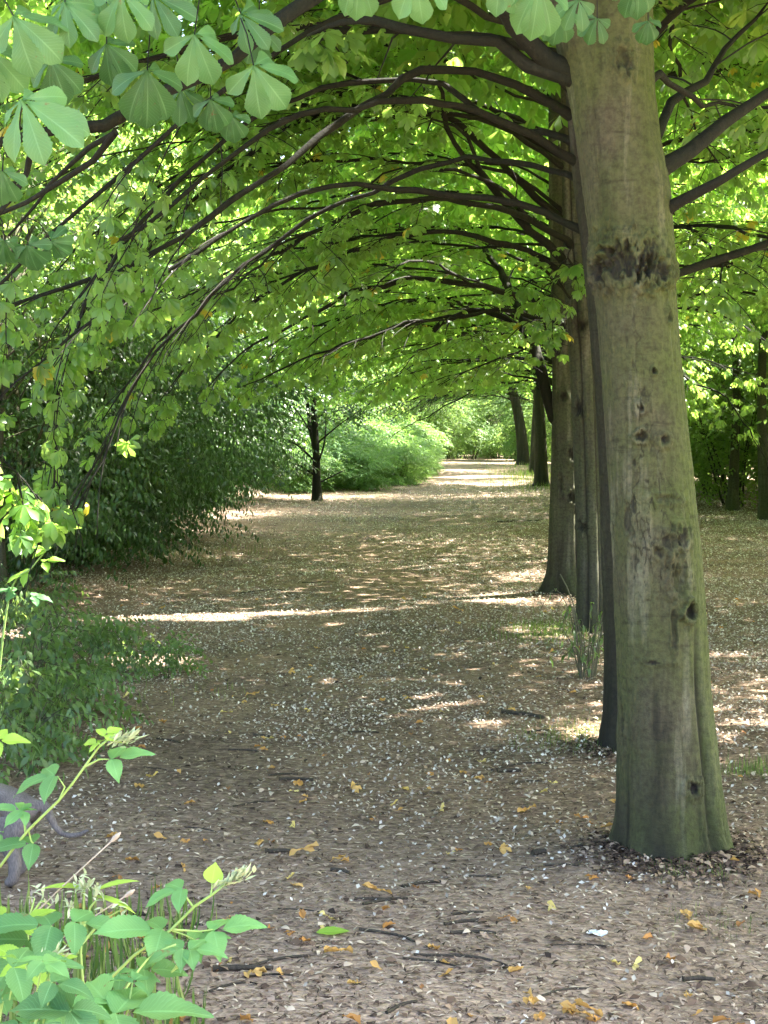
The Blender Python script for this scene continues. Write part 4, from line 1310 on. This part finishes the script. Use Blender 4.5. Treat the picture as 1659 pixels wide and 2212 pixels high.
# right-hand wood seen past the near trunk
xr_ = at(1592, 1055, 38)
plant('hazel', 'hazel_shrub', xr_[0], 38, 'many-stemmed shrub with upright bare stems at the foot of the bright wood', 'shrub', rz=.4, sc=.95, crown='foliage', trunk='stems')
for (px, Y, s_, lab, r_) in [(1583, 36.5, 1.3, 'straight dark trunk rising behind the many-stemmed shrub', .09), (1655, 33, 1.3, 'dark trunk cut by the picture edge beside the many-stemmed shrub', .16), (1530, 44, 1.2, 'woodland trunk just showing past the near trunk edge', .1)]:
    x = at(px, 960, Y)[0]
    plant('pole', 'woodland_tree', x, Y, lab, 'tree', rz=px, sc=s_ * 1.35)
for i, (x, y, s_) in enumerate([(6.4, 43, 1.0), (8.6, 39, 1.1), (5.4, 47, 1.0), (9.4, 35, 1.0), (7.2, 31.5, .55), (7.6, 50, 1.2), (10.4, 44, 1.2)]):
    plant('hazel' if i != 4 else 'shrub', 'understorey_shrub', x, y, 'green understorey shrub filling the wood beyond the near trunk', 'shrub', 'understorey shrubs beyond the near trunk', rz=i * 2.2, sc=s_, crown='foliage', trunk='stems')
for i, (x, y, s_) in enumerate([(3.5, 12.6, .7), (3.9, 15, .8)]):
    pass

# herbs and nettles along the near left edge
HB = [(20, 13.2, .50), (75, 13.6, .42), (-25, 12.8, .5), (120, 14.2, .3), (50, 10.4, .52), (115, 10.8, .46), (175, 10.5, .36), (235, 10.8, .30), (285, 10.4, .30), (330, 10.6, .27), (200, 11.4, .30),
      (365, 10.2, .2), (-10, 9.4, .5), (25, 8.6, .42), (85, 8.3, .40), (140, 8.6, .34), (-30, 8.1, .45), (30, 7.7, .40), (100, 7.8, .30), (175, 8.9, .26), (-20, 7.2, .4), (60, 7.3, .26), (270, 9.9, .22)]
for i, (px, Y, hs) in enumerate(HB):
    x = at(px, 1400, Y)[0]
    plant('herb' if i % 2 else 'herb2', 'nettle', x, Y, 'leafy green nettle clump at the path edge under the hanging leaves', 'plant', 'nettle clumps at the path edge', rz=i * 1.1, sc=hs * random.uniform(.95, 1.2), crown='foliage', trunk='stems')

# small dark tree in the clearing
sx = ground(685, 1082)
r_ = empty('small_tree', tuple(sx), 'small dark tree with twin upright stems standing before the bright bushes', 'tree')
Ys = sx[1]


def a_(px, py, d=0): return at(px, py, Ys + d)


G = Geo()
P = smooth([a_(685, 1086), a_(684, 1040), a_(683, 980), a_(680, 920), a_(676, 860), a_(672, 800), a_(668, 700)], .2)
tubes(G, P, np.linspace(.115, .04, len(P)) * (1 + .5 * np.exp(-np.linspace(0, 4, len(P)) / .2)), 14, wob=.08)
G.build('trunk', [M['limb']], r_, tuple(sx))
for pts, rr in [([(683, 985), (672, 930), (664, 870), (655, 800), (645, 720)], .07), ([(681, 905), (700, 890), (716, 860), (720, 820), (722, 780)], .035), ([(684, 1010), (700, 960), (704, 920), (706, 880)], .03), ([(684, 950), (650, 900), (630, 865), (610, 840)], .035),
                ([(684, 1030), (655, 1010), (628, 998), (600, 990)], .03), ([(685, 1045), (715, 1030), (745, 1015)], .025), ([(684, 1000), (640, 960), (600, 945), (560, 940)], .03), ([(682, 960), (730, 920), (770, 890)], .025)]:
    g = Geo()
    P = smooth([a_(px, py, random.uniform(-.3, .3) * i) for i, (px, py) in enumerate(pts)], .15)
    tubes(g, P, np.linspace(rr, .01, len(P)), 8, wob=.12)
    g.build('limb', [M['limb']], r_, tuple(sx))
n = 1500
c = np.array([a_(random.uniform(520, 790), random.uniform(640, 900), random.uniform(-2, 2)) for _ in range(60)] + [a_(random.uniform(540, 640), random.uniform(900, 1010), random.uniform(-1, 1)) for _ in range(14)])
ci = rng.integers(0, len(c), n)
P = c[ci] + rng.normal(0, 1, (n, 3)) * [.35, .4, .16]
out = nrm(rng.normal(0, 1, (n, 3)) * [1, 1, .2] - [0, 0, .2])
up = np.stack([rng.normal(0, .3, n), rng.normal(0, .3, n), np.ones(n)], -1)
G = Geo()
G.scatter(SP_OV[0], frames(out, up) * 1.2, P)
G.build('crown', [M['dark']], r_, tuple(sx))

# withered weed clump by the third trunk
p0 = ground(1270, 1465)
wr = empty('withered_weed', tuple(p0), 'withered weed clump with drooping dry stalks beside the row of trunks', 'plant')
G = Geo(); G2 = Geo()
for k in range(22):
    a = rng.random() * 6.28; hh = rng.uniform(.2, .62); sp_ = rng.uniform(.04, .2)
    b = p0 + [math.cos(a) * .05, math.sin(a) * .05, -.01]
    P = smooth([b, b + [math.cos(a) * sp_ * .4, math.sin(a) * sp_ * .4, hh * .7], b + [math.cos(a) * sp_, math.sin(a) * sp_, hh], b + [math.cos(a) * sp_ * 1.6, math.sin(a) * sp_ * 1.6, hh * .75]], .06)
    tubes(G, P, np.linspace(.005, .002, len(P)), 5)
    m = 5
    ii_ = rng.integers(len(P) // 3, len(P), m)
    o_ = nrm(rng.normal(0, 1, (m, 3)) - [0, 0, .8])
    G2.scatter(leaflet(.07, .02, 4, 3, 'lance', 0, .4, .6), frames(o_, np.tile([[.1, .2, 1.]], (m, 1))), P[ii_])
tubes(G, smooth([p0, p0 + [-.10, 0, .5], at(1210, 1240, p0[1])], .1), .004, 5)
G.build('stalks', [M['deadstalk']], wr, tuple(p0))
G2.build('foliage', [M['herb']], wr, tuple(p0))

# far wood closing every gap
G = Geo()
n = 26000
seg = rng.integers(0, 3, n)
u = rng.random(n)
x = np.where(seg == 0, -23 - 5 * rng.random(n), np.where(seg == 1, 22 + 5 * rng.random(n), -28 + 56 * u))
y = np.where(seg == 2, 140 + 8 * rng.random(n), 6 + 140 * u)
hmax = np.where(seg == 2, 13, 9.5) + 2 * np.sin(x * .5 + y * .33) + 1.2 * np.sin(y * 1.1)
z = hmax * rng.random(n) ** .8
P = np.stack([x, y, z + H(x, y)], -1)
P = P[keep(P, .3)]
n = len(P)
out = nrm(rng.normal(0, 1, (n, 3)) * [1, 1, .3] - [0, 0, .2])
up = np.stack([rng.normal(0, .4, n), rng.normal(0, .4, n), np.ones(n)], -1)
G.scatter(SP_BIG[0], frames(out, up) * rng.uniform(1.6, 2.6, n)[:, None, None], P, np.clip(.5 + .3 * np.sin(P[:, 0] * 1.1 + P[:, 1] * .7) + rng.normal(0, .15, n), 0, 1))
tag(G.build('far_wood', [M['wood']]), 'mass of green woodland foliage closing the view all round', kind='stuff')

# ------------------------------------------------------------------ brambles close to the camera
def trif(nst=22, cols=5, n=3, seed=0):
    r = np.random.default_rng(seed)
    A = [(0, 1.0, .10)] + [(s * r.uniform(62, 80), r.uniform(.78, .92), 0) for s in (1, -1)]
    if n == 5:
        A += [(118, .6, -.02), (-118, .6, -.02)]
    out = []
    for a, s, off in A:
        lf = leaflet(s, s * r.uniform(.52, .62), nst, cols, 'ovate', .055, r.uniform(.12, .35), r.uniform(.15, .40), .12)
        out.append(rotated(lf, a, r.uniform(-4, 14), (0, off * 2.0, 0), r.uniform(-12, 12)))
    return join(out)


TR = [trif(22, 5, 3, 1), trif(22, 5, 3, 2), trif(22, 5, 5, 3), trif(22, 5, 3, 4)]


def bramble(label, canes, leaves, tufts=(), base=None):
    root = empty('bramble', base, label, 'plant', None)
    for pts, r0, ext in canes:
        C = [at(*p) for p in pts]
        if ext is not None:
            C = [np.array(ext, float)] + C
        P = smooth(C, .03)
        g = Geo()
        tubes(g, P, np.linspace(r0, r0 * .45, len(P)), 8)
        m = len(P) * 2
        ii_ = rng.integers(0, len(P), m)
        o_ = nrm(rng.normal(0, 1, (m, 3)))
        g.scatter(leaflet(.007, .003, 1, 3, 'lance', 0, .2, .2), frames(o_, np.tile([[.3, .2, 1.]], (m, 1))), P[ii_])
        g.build('cane', [M['cane']], root, base)
    G = Geo(); young = Geo()
    for (px, py, Y, ang, size, up, k, yg, node) in leaves:
        p = at(px, py, Y)
        n_ = nrm(np.array([0, 0, 1.0]) * up + BK * (1 - up) + RT * rng.uniform(-.25, .25))
        # ang: heading of the terminal leaflet on the ground plane as seen (0 right, 90 away, 180 left, 270 towards)
        d = RT * math.cos(R(ang)) + np.array([0, 1.0, 0]) * math.sin(R(ang)) - np.array([0, 0, .12])
        d = nrm(d - n_ * (d @ n_))
        Fm = np.stack([np.cross(d, n_), d, n_], -1) * size
        (young if yg else G).scatter(TR[k], Fm[None], p[None], np.array([rng.random()]))
        if node is not None:
            q_ = at(*node)
            tubes(young if yg else G, smooth([q_, (p + q_) / 2 + [0, 0, -.006], p], .02), .0014, 5, mat=1)
    if G.n:
        G.build('foliage', [M['bramble'], M['cane']], root, base)
    if young.n:
        young.build('young_leaves', [M['bramble_young'], M['cane']], root, base)
    for (px, py, Y, rr, nn) in tufts:
        p = at(px, py, Y)
        g = Geo()
        nn *= 2
        o_ = nrm(rng.normal(0, .55, (nn, 3)) + [.9, 0, .45])
        g.scatter(leaflet(.017, .008, 4, 3, 'lance', 0, .5, -.5), frames(o_, np.tile([[.2, .1, 1.]], (nn, 1))) * rng.uniform(.5, 1.1, nn)[:, None, None], p + rng.normal(0, rr * .9, (nn, 3)) + np.array([.010, 0, .004]) * rng.normal(0, 1, nn)[:, None])
        g.build('flower_buds', [M['bud']], root, base)
    return root


Yb = 2.35
bramble('tall arching bramble shoot with pale tip rising before the grey dog',
        [([(-70, 1975, Yb), (0, 1872, Yb), (62, 1792, Yb), (128, 1728, Yb), (180, 1660, Yb), (212, 1615, Yb), (240, 1592, Yb)], .0042, (-.98, 2.3, .02)),
         ([(128, 1728, Yb), (140, 1700, Yb), (124, 1676, Yb)], .002, None), ([(185, 1655, Yb), (215, 1640, Yb), (235, 1640, Yb)], .002, None), ([(55, 1798, Yb), (52, 1770, Yb), (48, 1752, Yb)], .002, None)],
        [(118, 1676, Yb, 185, .066, .72, 0, 0, None), (242, 1640, Yb, 10, .058, .66, 1, 0, None), (48, 1752, Yb, 170, .052, .72, 2, 0, None), (72, 1822, Yb, 190, .058, .62, 3, 0, (62, 1795, Yb)),
         (214, 1605, Yb, 150, .030, .7, 1, 1, (222, 1604, Yb)), (225, 1590, Yb, 60, .034, .6, 0, 1, None), (-14, 1800, 2.4, 190, .05, .8, 2, 0, None),
         (-10, 1600, 2.5, 10, .05, .6, 1, 1, None)],
        [(262, 1602, Yb, .004, 26)], base=(-.98, 2.3, 0.0))
bramble('low bramble shoot with round yellow leaf reaching over the path',
        [([(150, 2260, 2.2), (200, 2165, 2.2), (240, 2112, 2.2), (290, 2063, 2.2), (370, 2008, 2.2), (420, 1958, 2.2), (460, 1931, 2.2), (488, 1908, 2.2)], .0042, (-.80, 2.2, .02)),
         ([(418, 1960, 2.2), (400, 1935, 2.2), (393, 1922, 2.2)], .0018, None), ([(455, 1932, 2.2), (458, 1918, 2.2), (458, 1908, 2.2)], .0015, None), ([(375, 2008, 2.2), (430, 2012, 2.2), (460, 2008, 2.2)], .0018, None), ([(372, 2010, 2.2), (400, 2020, 2.2), (420, 2030, 2.2)], .0015, None)],
        [(393, 1920, 2.2, 195, .055, .78, 0, 0, None), (350, 2008, 2.2, 200, .090, .78, 1, 0, (368, 2010, 2.2)), (462, 2012, 2.2, 3, .068, .80, 3, 0, None), (415, 2032, 2.2, 20, .05, .75, 1, 0, None), (395, 2050, 2.15, 200, .05, .8, 0, 0, (370, 2100, 2.15)),
         (410, 2052, 2.15, -10, .05, .8, 0, 0, (370, 2100, 2.15))],
        [(508, 1898, 2.2, .004, 26), (485, 1912, 2.2, .003, 12)], base=(-.80, 2.2, 0.0))
# the round yellow leaflet
yl = leaflet(.031, .030, 16, 5, 'ovate', .03, .1, .05)
yp = at(458, 1908, 2.2)
yo = bpy.data.objects[-1] if False else None
brl = [o for o in COL.objects if o.name.startswith('bramble') and o.get('label', '').startswith('low bramble')][0]
n_ = nrm(BK + [0, 0, .15]); d_ = nrm(UPV + RT * .15); d_ = nrm(d_ - n_ * (d_ @ n_))
Geo().scatter(yl, np.stack([np.cross(d_, n_), d_, n_], -1)[None], yp[None], np.array([1.0])).build('young_leaf', [M['bramble_young']], brl, tuple(brl.location))

lv = []
for k in range(23):
    px = rng.uniform(-60, 330); py = rng.uniform(2040 + max(0, (px - 150)) * .35, 2260)
    Y = rng.uniform(1.9, 2.5)
    lv.append((px, py, Y, rng.uniform(-40, 220), rng.uniform(.040, .070), rng.uniform(.78, .98), int(rng.integers(0, 4)), 0, (px - 20, py + 90, Y)))
lv += [(110, 2000, 2.3, 190, .10, .72, 3, 0, (170, 2060, 2.3)), (160, 1992, 2.3, 5, .08, .8, 1, 0, (170, 2060, 2.3)), (60, 2030, 2.3, 260, .11, .6, 0, 0, (100, 2080, 2.3)), (230, 2165, 2.0, 185, .11, .72, 0, 0, (260, 2240, 2.0)), (250, 2190, 1.95, 10, .11, .78, 1, 0, (200, 2260, 2.0)),
       (310, 2095, 2.2, 15, .06, .75, 3, 0, (300, 2170, 2.2)), (150, 2185, 1.9, 260, .10, .6, 2, 0, (150, 2270, 1.9)), (30, 2090, 2.1, 20, .085, .75, 1, 0, (20, 2160, 2.1)), (50, 1995, 2.5, 30, .05, .7, 2, 1, (45, 2060, 2.5)), (10, 1985, 2.4, 200, .07, .7, 0, 1, (10, 2060, 2.4)),
       (55, 2085, 2.2, 150, .055, .7, 1, 1, (60, 2150, 2.2)), (75, 2095, 2.2, 20, .055, .7, 1, 1, (60, 2150, 2.2))]
bramble('dense mass of low bramble leaves filling the nearest corner',
        [([(50, 2300, 2.0), (100, 2120, 2.1), (130, 2040, 2.3)], .003, (-.85, 2.0, .0)), ([(200, 2290, 2.0), (250, 2170, 2.0), (330, 2060, 2.15), (380, 2040, 2.15)], .003, (-.7, 2.0, .0)), ([(-40, 2280, 2.1), (-10, 2100, 2.2), (30, 1980, 2.4)], .003, (-.95, 2.1, 0))],
        lv, [(105, 2075, 2.2, .006, 20)], base=(-.85, 2.0, 0.0))
bramble('pale sunlit shoot arching out of the nettles beneath the drooping chestnut leaves',
        [([(20, 1290, 8.2), (70, 1225, 8.2), (105, 1180, 8.2), (130, 1130, 8.2), (150, 1092, 8.2)], .008, (at(-20, 1330, 8.2)[0], 8.2, 0.0))],
        [(98, 1190, 8.2, 160, .11, .7, 0, 1, None), (128, 1150, 8.2, 10, .11, .6, 1, 1, None), (60, 1240, 8.2, 190, .12, .7, 0, 1, None), (95, 1215, 8.2, 20, .10, .7, 3, 1, None), (148, 1100, 8.2, 200, .10, .7, 1, 1, None), (30, 1280, 8.2, 180, .10, .7, 0, 0, None), (70, 1290, 8.2, 10, .10, .7, 0, 0, None)],
        [], base=(float(at(-20, 1330, 8.2)[0]), 8.2, 0.0))
# feathery herb with pale flower heads behind the low shoot
hp = (at(175, 1930, 2.6)[0], 2.6, 0.0)
hr = empty('flowering_herb', hp, 'slim green herb with tufted pale head and two long curved leaves', 'plant')
G = Geo(); G2 = Geo()
for pts in ([(190, 2230, 2.6), (175, 2060, 2.6), (180, 1980, 2.6), (183, 1905, 2.6)], [(178, 2010, 2.6), (195, 1960, 2.6), (215, 1935, 2.6)], [(178, 2000, 2.6), (165, 1965, 2.6), (152, 1962, 2.6)], [(176, 2040, 2.6), (225, 1985, 2.6), (262, 1965, 2.6)], [(60, 2100, 2.7), (62, 1985, 2.7), (75, 1940, 2.7)],
            [(62, 1985, 2.7), (90, 1945, 2.7), (110, 1955, 2.7)]):
    P = smooth([at(*p) for p in pts], .03)
    if pts[0][1] > 2090:
        P = np.vstack([[[P[0][0], P[0][1], 0.0]], P])
    tubes(G, P, np.linspace(.003, .0014, len(P)), 6)
for (px, py, ang) in [(183, 1920, 168), (205, 1925, 25), (205, 1935, -12)]:
    d = RT * math.cos(R(ang)) + UPV * math.sin(R(ang)); n_ = nrm(UPV + BK * .35); n_ = nrm(n_ - d * (n_ @ d))
    G2.scatter(leaflet(.082, .016, 14, 5, 'lance', .04, .3, .3), np.stack([np.cross(d, n_), d, n_], -1)[None], at(px, py, 2.6)[None], np.array([.9]))
G.build('stem', [M['cane']], hr, hp)
G2.build('leaves', [M['bramble_young']], hr, hp)
for (px, py, nn) in [(180, 1915, 34), (215, 1940, 18), (152, 1960, 8), (262, 1965, 8), (76, 1940, 8), (110, 1956, 6)]:
    g = Geo(); p = at(px, py, 2.6)
    o_ = nrm(rng.normal(0, 1, (nn, 3)) + [0, 0, .8])
    g.scatter(leaflet(.020, .007, 3, 3, 'lance', 0, .4, .2), frames(o_, np.tile([[.3, .1, 1.]], (nn, 1))), p + rng.normal(0, .008, (nn, 3)))
    g.build('flower_head', [M['bud']], hr, hp)
# dry grass stalks
for (a, b, lab, Y) in [((-10, 2060), (243, 1815), 'long straight dry stalk with pale tip leaning across the dog', 2.6), ((20, 2110), (272, 1935), 'shorter dry stalk leaning behind the tufted herb', 2.7)]:
    p, q_ = at(*a, Y), at(*b, Y)
    b0 = p + (p - q_) * 1.6; b0[2] = max(b0[2], 0) if b0[2] > 0 else 0.0
    G = Geo()
    P = smooth([b0, p, (p + q_) / 2 + [0, 0, .004], q_], .04)
    tubes(G, P, np.linspace(.0022, .0014, len(P)), 6)
    d = nrm(q_ - p)
    tubes(G, np.stack([q_ - d * .004, q_ + d * .005, q_ + d * .013, q_ + d * .02]), np.array([.0018, .0045, .004, .001]), 8)
    tag(G.build('dry_stalk', [M['straw']], loc=tuple(b0)), lab, 'plant')

# ------------------------------------------------------------------ the dog (only its hindquarters show)
def skin_mesh(name, verts, edges, radii, root_i, subd=2):
    me = bpy.data.meshes.new(name)
    me.from_pydata([tuple(v) for v in verts], edges, [])
    o = bpy.data.objects.new(name, me); COL.objects.link(o)
    bpy.context.view_layer.objects.active = o
    md = o.modifiers.new('Skin', 'SKIN'); md.use_smooth_shade = True; md.branch_smoothing = .6
    for i, r in enumerate(radii):
        sv = me.skin_vertices[0].data[i]
        sv.radius = r if isinstance(r, tuple) else (r, r)
        sv.use_root = (i == root_i)
    ms = o.modifiers.new('Sub', 'SUBSURF'); ms.levels = subd; ms.render_levels = subd
    dg = bpy.context.evaluated_depsgraph_get()
    out = bpy.data.meshes.new_from_object(o.evaluated_get(dg))
    bpy.data.objects.remove(o)
    out.name = name
    return out


# local frame: +x towards the head, z up, rump at x=0
dv, de, dr = [], [], []


def dn(p, r, par=None):
    dv.append(p); dr.append(r)
    if par is not None:
        de.append((par, len(dv) - 1))
    return len(dv) - 1


pel = dn((.055, 0, .302), (.066, .070))
lo_ = dn((.16, 0, .322), (.062, .066), pel)
ri = dn((.26, 0, .310), (.076, .080), lo_)
ch_ = dn((.37, 0, .295), (.092, .088), ri)
sh_ = dn((.44, 0, .32), (.078, .075), ch_)
nk = dn((.51, 0, .385), (.058, .058), sh_)
hd = dn((.57, 0, .435), (.060, .064), nk)
mz = dn((.635, 0, .42), (.038, .038), hd)
ns = dn((.680, 0, .412), (.028, .028), mz)
prev = dn((-.010, 0, .300), (.026, .028), pel)
for (x, z, r) in [(-.034, .262, .016), (-.052, .226, .0125), (-.078, .202, .011), (-.115, .196, .010), (-.150, .203, .009), (-.188, .222, .006)]:
    prev = dn((x, 0, z), (r, r), prev)
for s in (1, -1):
    f0 = .02 if s > 0 else .07
    th = dn((.050 + f0 * .3, s * .060, .245), (.058, .044), pel)
    kn = dn((.075 + f0, s * .070, .170), (.044, .034), th)
    hk = dn((.045 + f0, s * .072, .105), (.027, .023), kn)
    pa = dn((.052 + f0, s * .072, .040), (.023, .022), hk)
    to = dn((.085 + f0, s * .072, .020), (.020, .024), pa)
    sb = dn((.41, s * .070, .22), (.044, .036), ch_)
    elb = dn((.385, s * .080, .155), (.030, .026), sb)
    wr_ = dn((.400, s * .080, .075), (.022, .021), elb)
    pf = dn((.400, s * .080, .026), (.020, .021), wr_)
    tf = dn((.430, s * .080, .018), (.018, .022), pf)
me = skin_mesh('dog', dv, de, dr, pel)
pd = ground(40, 1955)
pd = at(92, 1955, 5.35); pd[2] = float(H(pd[0], pd[1]))
dog = bpy.data.objects.new('dog', me); COL.objects.link(dog)
me.materials.append(M['fur'])
dog.location = tuple(pd); dog.rotation_euler = (0, 0, R(180 - 14))
tag(dog, 'grey short-haired dog, only its rump, hind leg and hanging tail showing behind the bramble', 'dog')


def blob(c, r, mat, name, sq=(1, 1, 1)):
    u = np.linspace(0, 2 * math.pi, 12, endpoint=False); v = np.linspace(.05, math.pi - .05, 9)
    U_, V_ = np.meshgrid(u, v)
    P = np.stack([np.sin(V_) * np.cos(U_) * sq[0], np.sin(V_) * np.sin(U_) * sq[1], np.cos(V_) * sq[2]], -1) * r + np.asarray(c)
    ii = np.arange(P.shape[0] * 12).reshape(-1, 12)
    q = np.stack([ii[:-1], np.roll(ii[:-1], -1, 1), np.roll(ii[1:], -1, 1), ii[1:]], -1).reshape(-1, 4)
    g = Geo().add(P.reshape(-1, 3), quads=q)
    o = g.build(name, [mat], dog)
    return o


for s in (1, -1):
    blob((.600, s * .036, .458), .010, M['black'], 'eye')
    blob((.535, s * .058, .468), .034, M['fur'], 'ear', (1, .25, 1.1))
blob((.700, 0, .418), .014, M['black'], 'nose')

# ------------------------------------------------------------------ light, sky, camera
w = bpy.data.worlds.new('World'); SC.world = w
w.use_nodes = True
nt = w.node_tree; nt.nodes.clear()
sky = nt.nodes.new('ShaderNodeTexSky'); sky.sky_type = 'NISHITA'; sky.sun_disc = False; sky.dust_density = 4.0; sky.ozone_density = .6; sky.air_density = .8
sky.sun_elevation = math.asin(L[2]); sky.sun_rotation = math.atan2(L[0], L[1])
bg = nt.nodes.new('ShaderNodeBackground'); bg.inputs['Strength'].default_value = .13
ow = nt.nodes.new('ShaderNodeOutputWorld')
nt.links.new(sky.outputs[0], bg.inputs[0]); nt.links.new(bg.outputs[0], ow.inputs[0])
sd = bpy.data.lights.new('sun', 'SUN'); sd.energy = 5.0; sd.angle = R(.53); sd.color = (1, .94, .84)
so = bpy.data.objects.new('sun', sd); COL.objects.link(so)
so.rotation_euler = Vector(L).to_track_quat('Z', 'Y').to_euler(); so.location = (20, 10, 30)

cd = bpy.data.cameras.new('camera'); cam = bpy.data.objects.new('camera', cd); COL.objects.link(cam)
cam.location = tuple(CAM); cam.rotation_euler = (R(90 - PITCH), 0, R(YAW))
cd.sensor_fit = 'VERTICAL'; cd.sensor_height = 36; cd.lens = F / HT * 36; cd.clip_start = .05; cd.clip_end = 600
SC.camera = cam
SC.view_settings.view_transform = 'Standard'
SC.view_settings.look = 'None'
SC.view_settings.exposure = 3.48
SC.view_settings.gamma = 1
SC.cycles.use_denoising = True
SC.cycles.max_bounces = 10
SC.cycles.diffuse_bounces = 6
SC.cycles.transmission_bounces = 8
SC.cycles.glossy_bounces = 2
SC.cycles.sample_clamp_indirect = 6
SC.cycles.use_adaptive_sampling = True
SC.cycles.adaptive_threshold = .02
open('/tmp/polys.txt', 'w').write('%d' % sum(len(o.data.polygons) for o in SC.objects if o.type == 'MESH'))
